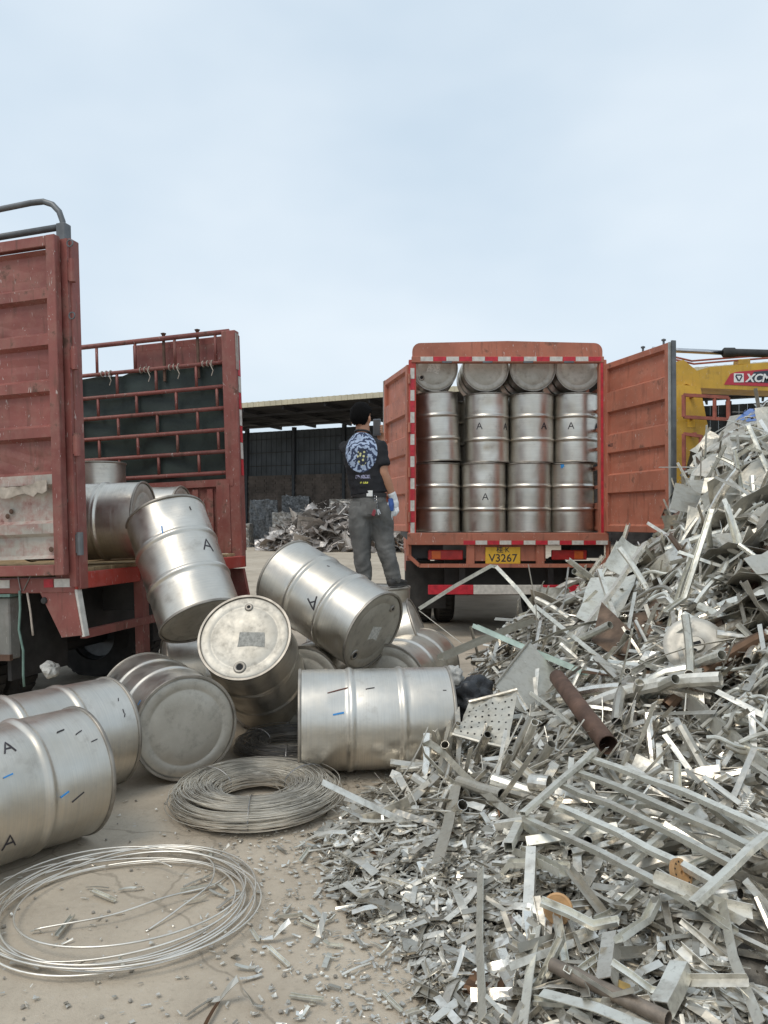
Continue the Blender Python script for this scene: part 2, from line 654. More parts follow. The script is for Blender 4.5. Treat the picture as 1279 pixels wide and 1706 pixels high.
def prof_channel(w, h, t):
    return ([(-w / 2, h), (-w / 2, 0), (w / 2, 0), (w / 2, h)],
            [(-w / 2 + t, h), (-w / 2 + t, t), (w / 2 - t, t), (w / 2 - t, h)], False)


def prof_sq(w, h, t):
    o = [(-w / 2, -h / 2), (w / 2, -h / 2), (w / 2, h / 2), (-w / 2, h / 2)]
    i = [(-w / 2 + t, -h / 2 + t), (w / 2 - t, -h / 2 + t), (w / 2 - t, h / 2 - t), (-w / 2 + t, h / 2 - t)]
    return o, i, True


def prof_round(r, t, n=9):
    a = [2 * PI * k / n for k in range(n)]
    return [(r * math.cos(q), r * math.sin(q)) for q in a], [((r - t) * math.cos(q), (r - t) * math.sin(q)) for q in a], True


def make_piece(kind, L, rng, n=4):
    t = .0018
    if kind == 'strip':
        w = L * rng.uniform(.08, .22)
        w = min(max(w, .008), .030)
        return sweep_np(bent_path(L, n, rng.normal(0, .05), .03, rng), *prof_strip(w, t), twist=rng.normal(0, .35))
    if kind == 'angle':
        w = min(max(L * .11, .010), .028)
        return sweep_np(bent_path(L, n, rng.normal(0, .02), .015, rng), *prof_angle(w, w * rng.uniform(.6, 1), t), twist=rng.normal(0, .2))
    if kind == 'channel':
        w = min(max(L * .12, .012), .034)
        return sweep_np(bent_path(L, n, rng.normal(0, .02), .01, rng), *prof_channel(w, w * rng.uniform(.4, .7), t), twist=rng.normal(0, .15))
    if kind == 'box':
        w = min(max(L * .10, .012), .036)
        return sweep_np(bent_path(L, max(2, n - 1), rng.normal(0, .015), .01, rng), *prof_sq(w, w * rng.choice([.55, 1]), t))
    if kind == 'pipe':
        r = min(max(L * .04, .008), .028)
        return sweep_np(bent_path(L, n, rng.normal(0, .04), .05, rng), *prof_round(r, .002, 8))
    if kind == 'sheet':
        return make_sheet(L, L * rng.uniform(.4, .9), rng)
    if kind == 'wire':
        return sweep_np(bent_path(L, n + 3, rng.normal(0, .12), .15, rng), *prof_round(.004, .0015, 5))


def make_sheet(w, h, rng, nx=6, ny=5, fold=None, rough=.03, t=.002, corner=None):
    xs = np.linspace(-.5, .5, nx) * w
    ys = np.linspace(-.5, .5, ny) * h
    X, Y = np.meshgrid(xs, ys)
    if corner is None:
        corner = rng.uniform(-.12, .12, 4)
    X = X * (1 + corner[0] * Y / h * 2)
    Y = Y * (1 + corner[1] * X / w * 2)
    f = fold if fold is not None else rng.uniform(-.5, .5, 3)
    Z = f[0] * np.abs(X - .2 * w * f[2]) * .7 + f[1] * Y * Y / h + f[2] * X * Y / max(w, h)
    Z = Z + rng.normal(0, rough * min(w, h), X.shape)
    top_ = np.stack([X, Y, Z], -1).reshape(-1, 3)
    bot = top_ - np.array([0, 0, t])
    V = np.concatenate([top_, bot])
    n = nx * ny
    F = []
    for j in range(ny - 1):
        for i in range(nx - 1):
            a = j * nx + i
            F.append((a, a + 1, a + nx + 1, a + nx))
            F.append((n + a, n + a + nx, n + a + nx + 1, n + a + 1))
    for i in range(nx - 1):
        F.append((i, n + i, n + i + 1, i + 1))
        a = (ny - 1) * nx + i
        F.append((a, a + 1, n + a + 1, n + a))
    for j in range(ny - 1):
        a = j * nx
        F.append((a, a + nx, n + a + nx, n + a))
        a = j * nx + nx - 1
        F.append((a, n + a, n + a + nx, a + nx))
    return V, np.array(F, int)


def np_mesh(name, V, F, mats, tone=None, smooth=False, mi=None):
    me = bpy.data.meshes.new(name)
    me.vertices.add(len(V))
    me.vertices.foreach_set('co', np.asarray(V, np.float32).ravel())
    nf = len(F)
    me.loops.add(nf * 4)
    me.loops.foreach_set('vertex_index', np.asarray(F, np.int32).ravel())
    me.polygons.add(nf)
    me.polygons.foreach_set('loop_start', np.arange(nf, dtype=np.int32) * 4)
    me.polygons.foreach_set('loop_total', np.full(nf, 4, dtype=np.int32))
    for m in (mats if isinstance(mats, (list, tuple)) else [mats]):
        me.materials.append(m)
    if mi is not None:
        me.polygons.foreach_set('material_index', np.asarray(mi, np.int32))
    if tone is not None:
        at = me.attributes.new('tone', 'FLOAT', 'POINT')
        at.data.foreach_set('value', np.asarray(tone, np.float32))
    me.update(calc_edges=True)
    me.validate()
    me.polygons.foreach_set('use_smooth', [bool(smooth)] * len(me.polygons))
    if smooth:
        me.set_sharp_from_angle(angle=R(35))
    return me


def rot_np(yaw, pitch, roll, nrm=None):
    q = Euler((roll, pitch, yaw), 'XYZ').to_matrix()
    if nrm is not None:
        q = Vector((0, 0, 1)).rotation_difference(Vector(nrm)).to_matrix() @ q
    return np.array(q)


class Bulk:
    """many pieces merged into one 'stuff' mesh"""
    def __init__(s):
        s.V, s.F, s.T, s.n = [], [], [], 0

    def add(s, piece, loc, rot, tone, scale=1.0):
        V, F = piece
        s.V.append((V * scale) @ rot.T + np.asarray(loc))
        s.F.append(F + s.n)
        s.T.append(np.full(len(V), tone))
        s.n += len(V)

    def mesh(s, name, mat):
        return np_mesh(name, np.concatenate(s.V), np.concatenate(s.F), mat, np.concatenate(s.T))


# ------------------------------------------------------------------ text
def text_mesh(name, body, size, mat, extrude=.001, shear=0.0, bold=0.0):
    cu = bpy.data.curves.new(name, 'FONT')
    cu.body = body
    cu.size = size
    cu.extrude = extrude
    cu.shear = shear
    cu.offset = bold
    cu.align_x = 'CENTER'
    cu.align_y = 'CENTER'
    cu.resolution_u = 3
    ob = bpy.data.objects.new(name, cu)
    COL.objects.link(ob)
    bpy.context.view_layer.update()
    dg = bpy.context.evaluated_depsgraph_get()
    me = bpy.data.meshes.new_from_object(ob.evaluated_get(dg))
    bpy.data.objects.remove(ob)
    bpy.data.curves.remove(cu)
    me.materials.clear()
    me.materials.append(mat)
    me.name = name
    return me


# ================================================================== THE SETTING
def grid_ground():
    # one sheet: fine near the camera, coarse to the horizon, slightly uneven
    ax = np.concatenate([[-1500, -400, -120, -50, -25], np.linspace(-12, 12, 97), [25, 50, 120, 400, 1500]])
    ay = np.concatenate([[-300, -60, -15, -4], np.linspace(0, 20, 81), [30, 50, 80, 140, 400, 2000]])
    X, Y = np.meshgrid(ax, ay)
    Z = np.zeros_like(X)
    for j in range(X.shape[0]):
        for i in range(X.shape[1]):
            if abs(X[j, i]) < 13 and -1 < Y[j, i] < 21:
                Z[j, i] = .008 * mnoise.noise(Vector((X[j, i] * .9, Y[j, i] * .9, 3.1))) - .006
            else:
                Z[j, i] = -.006
    nx = len(ax)
    V = np.stack([X, Y, Z], -1).reshape(-1, 3)
    F = [(j * nx + i, j * nx + i + 1, (j + 1) * nx + i + 1, (j + 1) * nx + i) for j in range(len(ay) - 1) for i in range(nx - 1)]
    o = bpy.data.objects.new('ground', np_mesh('ground', V, np.array(F), m_ground(), smooth=True))
    link(o)
    tag(o, 'pale dusty concrete yard floor with grit and stains', kind='structure')


grid_ground()


# ------------------------------------------------------------------ far shed
def build_shed():
    root = empty('open_shed', (-10.07, 58.6, 0), (0, 0, R(-25.1)))
    tag(root, 'long dark open fronted shed with cream roof edge at the back of the yard', 'shed')
    x0, x1 = -34, 62
    ze = 8.42
    b = MB(); b.box(((x0 + x1) / 2, -3.5, ze + .32), (x1 - x0, 9.6, .12)); b.build('roof_deck', M['roof_under'], root)
    # corrugated cream eave: sheet ribs proud of the edge
    b = MB()
    b.box(((x0 + x1) / 2, -8.4, ze + .38), (x1 - x0, .12, .30))
    x = x0
    while x < x1:
        b.box((x, -8.47, ze + .38), (.14, .03, .32))
        x += .42
    b.build('roof_edge', M['roof_edge'], root)
    b = MB()
    x = x0
    while x < x1:
        b.bar((x, -8.2, ze + .1), (x, 1.0, ze + .1), .12, .22)
        x += 3.0
    for y in (-6.5, -4.0, -1.6):
        b.bar((x0, y, ze - .02), (x1, y, ze - .02), .10, .12)
    b.build('roof_truss', M['roof_under'], root)
    # back wall: corrugated sheets in bays, brick below
    bay = 4.2
    nb = int((x1 - x0) / bay)
    mb = MB()
    for i in range(9):
        xa = -bay / 2 + .1 + i * (bay - .2) / 9
        w = (bay - .2) / 9
        mb.box((xa + w * .3, .0, 6.5), (w * .55, .06, 3.4))
        mb.box((xa + w * .78, .03, 6.5), (w * .46, .05, 3.4))
    for z in (5.6, 6.6, 7.6):
        mb.box((0, -.05, z), (bay - .25, .03, .06), m=1)
    sheet = mb.mesh('wall_sheet', [M['wall_sheet'], M['roof_under']])
    mb = MB()
    for r_ in range(24):
        z = .1 + r_ * .2
        for k in range(5):
            w = (bay - .3) / 5
            mb.box((-bay / 2 + .15 + w * (k + .5) + (.2 if r_ % 2 else -.2) * .5, .02 + random.uniform(-.015, .015), z), (w - .03, .3, .18))
    mb.box((0, .06, 2.45), (bay - .2, .28, 4.85))
    brick = mb.mesh('brick_panel', M['wall_brick'])
    mb = MB()
    mb.box((0, -.12, 4.2), (.22, .22, 8.4))
    mb.box((0, -.02, 4.2), (.34, .05, 8.4))
    post = mb.mesh('post', M['wall_post'])
    for i in range(nb + 1):
        xc = x0 + bay * (i + .5)
        child('wall_sheet', sheet, root, (xc, 0, 0))
        child('brick_panel', brick, root, (xc, 0, 0))
        child('post', post, root, (x0 + bay * i, 0, 0))
    # front strut of the open side, far apart
    for xx in (-9.0, 30.0):
        b = MB(); b.box((xx, -8.2, 4.4), (.28, .28, 8.7)); b.build('front_column', M['wall_post'], root)
    # hanging lamp
    b = MB()
    b.lathe([(.02, .3), (.03, .12), (.28, 0), (.27, -.02)], 12)
    o = b.build('pendant_lamp', M['white'], root)
    o.location = (2.2, -6.5, 7.9)


build_shed()


# ------------------------------------------------------------------ heap shape (height of the scrap above the yard)
HR = np.array([-.30, .05, .10, .20, .30, .36, .42, .50, .70, 1.0, 1.6])
HY = np.array([1.6, 2.2, 3.0, 4.0, 5.0, 6.0, 7.0, 8.0, 9.5, 11.0, 13.0])
HT = np.array([
    [0.02, .02, .03, .04, .04, .04, .04, .03, .0, .0, .0],
    [0.03, .04, .07, .10, .12, .14, .10, .03, .0, .0, .0],
    [0.03, .05, .11, .18, .25, .28, .27, .12, .0, .0, .0],
    [0.04, .07, .19, .32, .43, .53, .60, .45, .2, .0, .0],
    [0.05, .10, .25, .42, .58, .70, .80, .82, .7, .5, .2],
    [0.05, .12, .30, .52, .74, .92, 1.04, 1.10, 1.15, 1.1, .9],
    [0.06, .15, .35, .64, .95, 1.3, 1.68, 2.05, 2.2, 2.1, 1.6],
    [0.07, .17, .41, .78, 1.2, 1.65, 2.12, 2.5, 2.55, 2.4, 1.9],
    [0.10, .20, .50, .95, 1.4, 1.9, 2.4, 2.75, 2.8, 2.6, 2.0],
    [0.10, .22, .55, 1.0, 1.5, 2.0, 2.5, 2.8, 2.8, 2.5, 2.0],
    [0.08, .20, .45, .8, 1.2, 1.6, 2.0, 2.2, 2.2, 2.0, 1.5]])
EY = np.array([1.6, 2.2, 2.5, 2.68, 2.85, 3.2, 3.5, 3.8, 4.1, 4.35, 4.6, 5.0, 5.5, 6.0, 6.6, 7.2, 8.0, 9.0, 11.0, 13.0])
EX = np.array([.20, .12, .08, .00, -.18, -.27, -.36, -.28, -.14, .00, .42, .42, .40, .40, .55, 1.0, 1.9, 3.15, 3.5, 4.0])


def heap(x, y):
    y = max(y, 1.6)
    r = x / y
    i = int(np.clip(np.searchsorted(HR, r) - 1, 0, len(HR) - 2))
    j = int(np.clip(np.searchsorted(HY, y) - 1, 0, len(HY) - 2))
    a = min(max((r - HR[i]) / (HR[i + 1] - HR[i]), 0), 1)
    b = min(max((y - HY[j]) / (HY[j + 1] - HY[j]), 0), 1)
    h = (HT[i, j] * (1 - a) + HT[i + 1, j] * a) * (1 - b) + (HT[i, j + 1] * (1 - a) + HT[i + 1, j + 1] * a) * b
    ex = np.interp(y, EY, EX)
    t = min(max((x - ex) / .45, 0), 1)
    h = h * t * t * (3 - 2 * t)
    if h > .05:
        h += .05 * min(1, h * 2) * mnoise.noise(Vector((x * 2.2, y * 2.2, 0)))
    return float(h)


def heap_n(x, y, e=.15):
    n = Vector((-(heap(x + e, y) - heap(x - e, y)) / (2 * e), -(heap(x, y + e) - heap(x, y - e)) / (2 * e), 1))
    return n.normalized()


def hit(u, v, lift=0.0):
    """the point of heap or yard that a spot seen in the photograph lies on"""
    d = Vector(((u - 640) / 1280, 1, -(v - 868) / 1280))
    t = 1.8
    while t < 14:
        p = d * t
        z = CAM_H + p.z
        if z <= heap(p.x, p.y) + lift:
            break
        t += .01
    return Vector((p.x, p.y, CAM_H + p.z))


KEEP = [(750, 1186, 866, 1290), (820, 1100, 1005, 1268), (920, 1228, 1015, 1325), (1045, 1040, 1118, 1102), (1105, 1025, 1192, 1118), (900, 1475, 955, 1545),
        (1100, 1418, 1165, 1488), (1070, 1195, 1160, 1296), (1195, 1265, 1300, 1405), (1200, 1495, 1300, 1655), (1168, 1140, 1300, 1292), (915, 1115, 1015, 1245),
        (980, 1030, 1060, 1145), (1000, 1550, 1030, 1645), (1085, 1600, 1140, 1685)]


def keepout(x, y, z, mg=0):
    u = 640 + 1280 * x / y
    v = 868 + (CAM_H - z) * 1280 / y
    return any(a - mg <= u <= c + mg and b - mg <= v <= d + mg for a, b, c, d in KEEP)


MARKS = [(1030, 1390, 'the ladder frame'), (808, 1235, 'the perforated panel'), (905, 1180, 'the pointed grey plate'), (968, 1275, 'the shallow tray'),
         (1082, 1070, 'the rusty punched plate'), (1150, 1072, 'the round lid'), (1225, 1215, 'the wavy tubes'), (928, 1510, 'the tan disc with centre hole'),
         (1112, 1250, 'the curved grey sheet'), (1070, 885, 'the open truck door'), (735, 1270, 'the front drum'), (840, 1000, 'the peaked bent bar'),
         (1250, 690, 'the blue sheet'), (1010, 1640, 'the brown pipe'), (1115, 1645, 'the open square tube'), (800, 1560, 'the long pale flat bar'),
         (1245, 1580, 'the corner sheet'), (560, 1340, 'the wire coil'), (1160, 810, 'the yellow machine'), (1245, 960, 'the rusty notched post'),
         (950, 1010, 'the short bright bar'), (740, 1400, 'the broad grey blade'), (640, 1590, 'the bare yard edge')]


def where(x, y, z):
    u = 640 + 1280 * x / y
    v = 868 + (CAM_H - z) * 1280 / y
    mu, mv, nm = min(MARKS, key=lambda m: (m[0] - u) ** 2 + (m[1] - v) ** 2)
    du, dv = u - mu, v - mv
    d = math.hypot(du, dv)
    near = 'close ' if d < 45 else ''
    if abs(du) > 1.8 * abs(dv):
        w = 'right of' if du > 0 else 'left of'
    elif abs(dv) > 1.8 * abs(du):
        w = 'below' if dv > 0 else 'above'
    else:
        w = ('below ' if dv > 0 else 'above ') + ('right of' if du > 0 else 'left of')
    return near + w + ' ' + nm


def on_frame(x, y, z):
    u = 640 + 1280 * x / y
    v = 868 + (CAM_H - z) * 1280 / y
    return 860 < u < 1300 and 1255 < v < 1515


# ------------------------------------------------------------------ scrap heap
def build_heap():
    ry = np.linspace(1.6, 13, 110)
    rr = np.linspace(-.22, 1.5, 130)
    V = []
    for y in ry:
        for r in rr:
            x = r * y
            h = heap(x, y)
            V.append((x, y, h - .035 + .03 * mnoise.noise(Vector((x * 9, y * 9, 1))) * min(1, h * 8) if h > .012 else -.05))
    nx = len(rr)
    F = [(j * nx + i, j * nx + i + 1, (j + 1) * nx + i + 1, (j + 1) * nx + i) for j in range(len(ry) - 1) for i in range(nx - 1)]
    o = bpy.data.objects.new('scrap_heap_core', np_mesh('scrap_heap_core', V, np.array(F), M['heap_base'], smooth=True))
    tag(link(o), 'packed core of the big scrap heap, coloured dark as shade between pieces', kind='stuff')

    rng = np.random.default_rng(5)
    lib = {}
    for kind, L, cnt in (('strip', .11, 40), ('angle', .12, 16), ('channel', .13, 12), ('box', .14, 10), ('pipe', .16, 10),
                         ('sheet', .10, 16), ('lstrip', .78, 24), ('langle', .50, 14), ('lbox', .42, 12), ('lpipe', .52, 14), ('lsheet', .22, 20), ('wire', .5, 12)):
        k = kind[1:] if kind[0] == 'l' else kind
        lib[kind] = [make_piece(k, L * rng.uniform(.55, 1.4), rng, 3 if kind[0] != 'l' else 5) for _ in range(cnt)]
    B = Bulk()
    small = ['strip'] * 18 + ['angle'] * 2 + ['channel'] * 1 + ['sheet'] * 3
    large = ['lstrip'] * 8 + ['langle'] * 4 + ['lbox'] * 1 + ['lpipe'] * 4 + ['lsheet'] * 3 + ['strip'] * 4 + ['channel'] * 1 + ['wire'] * 5
    n = 0
    while n < 20000:
        # even density over the view: ratio and 1/Y sampled evenly
        r = rng.uniform(-.14, .56) if rng.random() < .93 else rng.uniform(.56, .9)
        iy = rng.uniform(1 / 10.5, 1 / 1.95)
        y = 1 / iy
        x = r * y
        ex = np.interp(y, EY, EX)
        if x < ex + abs(rng.normal(0, .06)):
            continue
        h = heap(x, y)
        # small cut strips make the front apron; longer stock makes the slope behind
        front = 1 - smoothstep(3.1, 4.5, y + 1.3 * max(0, r - .12) * 2)
        use_small = rng.random() < .12 + .88 * front or x < ex + .35
        kind = rng.choice(small if use_small else large)
        P = lib[kind][rng.integers(len(lib[kind]))]
        nrm = heap_n(x, y)
        if use_small:
            yaw = rng.uniform(0, 2 * PI)
            rot = rot_np(yaw, rng.normal(0, .10), rng.normal(0, .14), nrm)
            z = h + rng.uniform(-.035, .025) * min(1, .35 + h * 6) + .006
            sc = rng.uniform(.42, 1.0)
        else:
            # long stock tends to point down the slope or along it
            yaw = rng.choice([R(-60), R(-55), R(-40), R(50), rng.uniform(0, PI)]) + rng.normal(0, .35)
            rot = rot_np(yaw, rng.normal(0, .20), rng.normal(0, .5), nrm)
            z = h + rng.uniform(-.07, .035)
            sc = rng.uniform(.55, 1.05)
        if keepout(x, y, h):
            z = h - .05
            rot = rot_np(yaw, rng.normal(0, .06), rng.normal(0, .15), nrm)
        elif on_frame(x, y, h):
            z = min(z, h)
        B.add(P, (x, y, max(z, .006)), rot, rng.beta(1.25, 1.05), sc)
        n += 1
    o = bpy.data.objects.new('scrap_offcuts', B.mesh('scrap_offcuts', M['scrap_stuff']))
    tag(link(o), 'countless small stainless offcuts packed over the scrap heap', kind='stuff')

    # ---- pieces one can pick out, each an object of its own
    def scatter(name, kind, count, Ls, region, label, group, cat, mats, n=5, lift=.03, tilt=.2, yaws=None, seed=1):
        rg = np.random.default_rng(seed)
        var = []
        for q in range(16):
            V_, F_ = make_piece(kind, rg.uniform(*Ls), rg, n)
            var.append(np_mesh(name, V_, F_, mats[q % len(mats)], smooth=kind in ('pipe', 'sheet')))
        c = 0
        while c < count:
            r = rg.uniform(region[0], region[1]); y = 1 / rg.uniform(1 / region[3], 1 / region[2]); x = r * y
            if x < np.interp(y, EY, EX) + .05:
                continue
            hz = heap(x, y)
            if keepout(x, y, hz, 45 if kind == 'sheet' else 8) or (on_frame(x, y, hz) and rg.random() < .7):
                continue
            yaw = rg.uniform(0, 2 * PI) if yaws is None else rg.choice(yaws) + rg.normal(0, .35)
            rot = rot_np(yaw, rg.normal(0, tilt), rg.normal(0, tilt * 1.4), heap_n(x, y))
            o = bpy.data.objects.new(name, var[rg.integers(len(var))])
            o.matrix_world = Matrix.Translation((x, y, heap(x, y) + lift + rg.uniform(-.01, .025))) @ Matrix([list(q) for q in rot]).to_4x4()
            s_ = rg.uniform(.8, 1.25)
            o.scale = (s_, s_, s_)
            tag(link(o), label + ' ' + where(x, y, hz), cat, group)
            c += 1

    scatter('metal_strip', 'strip', 300, (.09, .19), (-.14, .5, )[0:2] + (2.0, 4.2), 'short flat offcut strip', 'cut strips at the heap front', 'offcut', [M['scrap']], 4, .022, .10, seed=21)
    scatter('angle_offcut', 'angle', 50, (.12, .28), (.17, .52, 2.1, 5.0), 'short folded angle offcut', 'angle offcuts on the near slope', 'offcut', [M['scrap']], 4, .04, .3, seed=22)
    scatter('channel_offcut', 'channel', 45, (.14, .32), (.17, .52, 2.1, 5.0), 'short open channel offcut', 'channel offcuts on the near slope', 'offcut', [M['scrap'], M['scrap_white']], 4, .04, .3, seed=23)
    scatter('square_tube', 'box', 26, (.22, .45), (.16, .52, 2.4, 6.0), 'cut square tube', 'square tubes on the heap', 'tube', [M['scrap'], M['scrap_white']], 3, .05, .3, seed=24)
    scatter('long_flat_bar', 'strip', 130, (.6, 1.4), (.17, .55, 3.7, 9.0), 'long thin flat bar', 'long flat bars on the heap', 'bar', [M['scrap'], M['scrap_white'], M['scrap_dull']], 6, .06, .22, [R(-60), R(-58), R(-45), R(50)], 25)
    scatter('steel_pipe', 'pipe', 90, (.35, .9), (.22, .55, 3.8, 9.0), 'thin bent pipe', 'thin pipes on the heap', 'pipe', [M['scrap'], M['scrap_white']], 8, .06, .25, [R(-35), R(50), R(100)], 26)
    scatter('bent_sheet', 'sheet', 90, (.26, .60), (.18, .55, 3.8, 9.0), 'crumpled grey sheet piece', 'crumpled sheets on the heap', 'sheet metal', [M['scrap_dull'], M['scrap'], M['scrap_dull']], 5, .085, .35, seed=27)
    scatter('long_channel', 'channel', 60, (.5, 1.1), (.24, .56, 4.5, 9.5), 'long pale frame profile', 'frame profiles on the upper heap', 'profile', [M['scrap_white'], M['scrap']], 5, .08, .3, [R(-30), R(35), R(60)], 28)


build_heap()


# ------------------------------------------------------------------ single pieces on the heap one can name
def P2(u, v, Y):
    return Vector(((u - 640) / 1280 * Y, Y, CAM_H - (v - 868) / 1280 * Y))


def hero_bar(name, pts, prof, mat, label, cat, side=None, smooth=False, twist=0.0):
    V, F = sweep_np([tuple(p) for p in pts], *prof, side=side, twist=twist)
    c = V.mean(0)
    o = bpy.data.objects.new(name, np_mesh(name, V - c, F, mat, smooth=smooth))
    o.location = c
    return tag(link(o), label, cat)


def lerp_pts(a, b, n, sag=0.0, wob=0.0, seed=0):
    rg = random.Random(seed)
    out = []
    for i in range(n):
        t = i / (n - 1)
        p = a.lerp(b, t)
        p.z += sag * 4 * t * (1 - t) + rg.uniform(-wob, wob)
        p.x += rg.uniform(-wob, wob)
        out.append(p)
    return out


def build_heroes():
    # welded ladder frame of pale square bars
    A, Bc, D = hit(872, 1362, .10), hit(985, 1262, .12), hit(1158, 1506, .11)
    C = hit(1290, 1390, .16)
    root = empty('welded_frame', A)
    tag(root, 'pale welded ladder frame of flat bars lying across the heap', 'metal frame')
    k = 0
    for f in (0.0, .27, .52, .76, 1.0):
        a = A.lerp(Bc, f); b = D.lerp(C, f)
        if f == 1.0:
            b = a + (b - a) * 1.15
        pts = [p - A for p in lerp_pts(a, b, 7, .015, .004, k)]
        V, F = sweep_np([tuple(p) for p in pts], *prof_sq(.026, .020, .002))
        child('rail', np_mesh('rail', V, F, M['scrap_white']), root); k += 1
    for g, (f0, f1) in ((0.0, (-.02, 1.03)), (.27, (0, 1.0)), (.62, (0, 1.05)), (1.0, (-.06, .9))):
        a = A.lerp(D, g).lerp(Bc.lerp(C, g), f0); b = A.lerp(D, g).lerp(Bc.lerp(C, g), f1)
        off = Vector((0, 0, .024 if g in (0.0, 1.0) else -.024))
        pts = [p - A + off for p in lerp_pts(a, b, 5, .0, .004, k)]
        V, F = sweep_np([tuple(p) for p in pts], *prof_sq(.030, .018, .002))
        child('crossbar', np_mesh('crossbar', V, F, M['scrap_white']), root); k += 1

    # folded Λ of flat steel standing in front of the truck
    hero_bar('bent_bar', [P2(700, 1016, 6.3), P2(760, 978, 6.28), P2(819, 945, 6.25), P2(826, 947, 6.25), P2(862, 985, 6.1), P2(898, 1032, 5.95)],
             prof_angle(.045, .03, .003), M['scrap_white'], 'thin bright bar bent to a peak in front of the loaded truck', 'bar')
    hero_bar('flat_bar', [P2(700, 1018, 6.25), P2(735, 1045, 6.1), P2(770, 1072, 5.95)],
             prof_strip(.04, .003), M['scrap_white'], 'thin bar slanting down beside the drum under the bent bar', 'bar')
    hero_bar('upright_strip', [P2(895, 1080, 5.6), P2(893, 1010, 5.65), P2(880, 940, 5.7)], prof_strip(.03, .002), M['scrap_dull'],
             'thin grey strip standing upright before the striped bumper', 'strip')
    # long strip doubled back in a loop
    pts = [hit(900, 1392, .05), hit(830, 1338, .07), hit(775, 1292, .1), P2(735, 1250, 4.02), P2(716, 1236, 4.03), P2(703, 1240, 4.02), P2(708, 1256, 3.98), P2(740, 1290, 3.9), hit(782, 1322, .05)]
    hero_bar('looped_strip', pts, prof_strip(.034, .002), M['scrap_white'], 'long bright strip folded back in a loop beside the front drum', 'strip', side=(.3, .3, 1))
    # big leaning sheet
    def quad_sheet(name, corners, mat, label, cat, nx=7, ny=7, wob=.004, holes=None, thick=.003, curl=0.0, seed=0):
        rg = np.random.default_rng(seed)
        lift = max(0, max(heap(p.x, p.y) + .045 - p.z for p in corners))
        lift = min(lift, .12)
        a, b, c, d = [np.array(p) + np.array((0, 0, lift)) for p in corners]      # around
        U, W = np.meshgrid(np.linspace(0, 1, nx), np.linspace(0, 1, ny))
        U, W = U.ravel()[:, None], W.ravel()[:, None]
        V = a * (1 - U) * (1 - W) + b * U * (1 - W) + c * U * W + d * (1 - U) * W
        nrm = np.cross(b - a, d - a); nrm /= np.linalg.norm(nrm)
        if nrm[2] < 0 and abs(nrm[2]) > .05: nrm = -nrm
        V = V + nrm * (rg.normal(0, wob, (len(V), 1)) + curl * (4 * (U - .5) ** 2))
        Vb = V - nrm * thick
        n = nx * ny
        F = []
        for j in range(ny - 1):
            for i in range(nx - 1):
                q = j * nx + i
                if holes and holes(i, j):
                    continue
                F.append((q, q + 1, q + nx + 1, q + nx)); F.append((n + q, n + q + nx, n + q + nx + 1, n + q + 1))
        for i in range(nx - 1):
            F.append((i, n + i, n + i + 1, i + 1)); q = (ny - 1) * nx + i; F.append((q, q + 1, n + q + 1, n + q))
        for j in range(ny - 1):
            q = j * nx; F.append((q, q + nx, n + q + nx, n + q)); q += nx - 1; F.append((q, n + q, n + q + nx, q + nx))
        VV = np.concatenate([V, Vb])
        cen = VV.mean(0)
        o = bpy.data.objects.new(name, np_mesh(name, VV - cen, np.array(F), mat, smooth=True))
        o.location = cen
        tag(link(o), label, cat)
        return o, nrm, V.reshape(ny, nx, 3) - cen

    o, nrm, G = quad_sheet('leaning_plate', [P2(824, 1176, 4.45), P2(908, 1262, 4.25), P2(1000, 1230, 4.55), P2(881, 1100, 4.95)], M['scrap_dull'],
                      'large smooth grey plate with a pointed top leaning on the heap', 'plate', wob=.003)
    mb = MB(); mb.tube([G[0, 0] + nrm * .006, G[6, 0] + nrm * .006], .008, 6); mb.build('folded_edge', M['scrap_dull'], o)
    # perforated panel with real holes punched as dark studs' rims
    o, nrm, G = quad_sheet('perforated_panel', [P2(755, 1262, 4.12), P2(846, 1282, 3.95), P2(862, 1186, 4.28), P2(782, 1206, 4.32)], M['scrap_dull'],
                      'buckled perforated grey panel beside the front drum', 'panel', 9, 9, .006, seed=3)
    G2 = G.reshape(-1, 3)
    mb = MB()
    for a in range(7):
        for b_ in range(6):
            u, w = .1 + a * .13 + (.03 if b_ % 2 else 0), .14 + b_ * .14
            i, j = min(int(u * 8), 7), min(int(w * 8), 7)
            fu, fw = u * 8 - i, w * 8 - j
            p = (G[j, i] * (1 - fu) + G[j, i + 1] * fu) * (1 - fw) + (G[j + 1, i] * (1 - fu) + G[j + 1, i + 1] * fu) * fw
            Mx = Vector((0, 0, 1)).rotation_difference(Vector(nrm)).to_matrix().to_4x4()
            mb.lathe([(.0005, .0012), (.0055, .0012), (.0065, -.002)], 8, M=Matrix.Translation(Vector(p)) @ Mx)
    mb.build('punched_hole', M['hole'], o)['kind'] = 'stuff'
    for row in (0, 8):
        mb = MB(); mb.tube([G[row, 0], G[row, 4], G[row, 8]], .010, 6); mb.build('folded_edge', M['scrap'], o)
    # rust-brown half pipe
    hero_bar('rusty_pipe', [hit(928, 1128, .13), hit(965, 1178, .14), hit(1012, 1240, .13)], prof_round(.046, .004, 14), M['rust'],
             'thick rust brown pipe leaning behind the pointed grey plate', 'pipe', smooth=True)
    # tray with raised rounded edges
    o, nrm, G = quad_sheet('shallow_tray', [P2(925, 1292, 3.75), P2(1003, 1320, 3.62), P2(1010, 1232, 3.95), P2(932, 1252, 3.98)], M['scrap_dull'],
                      'shallow grey tray with a rounded raised rim above the ladder frame', 'tray', 8, 8, .002, seed=5)
    loop = [G[0, i] for i in range(0, 8, 2)] + [G[j, 7] for j in range(0, 8, 2)] + [G[7, i] for i in range(7, 0, -2)] + [G[j, 0] for j in range(7, 0, -2)]
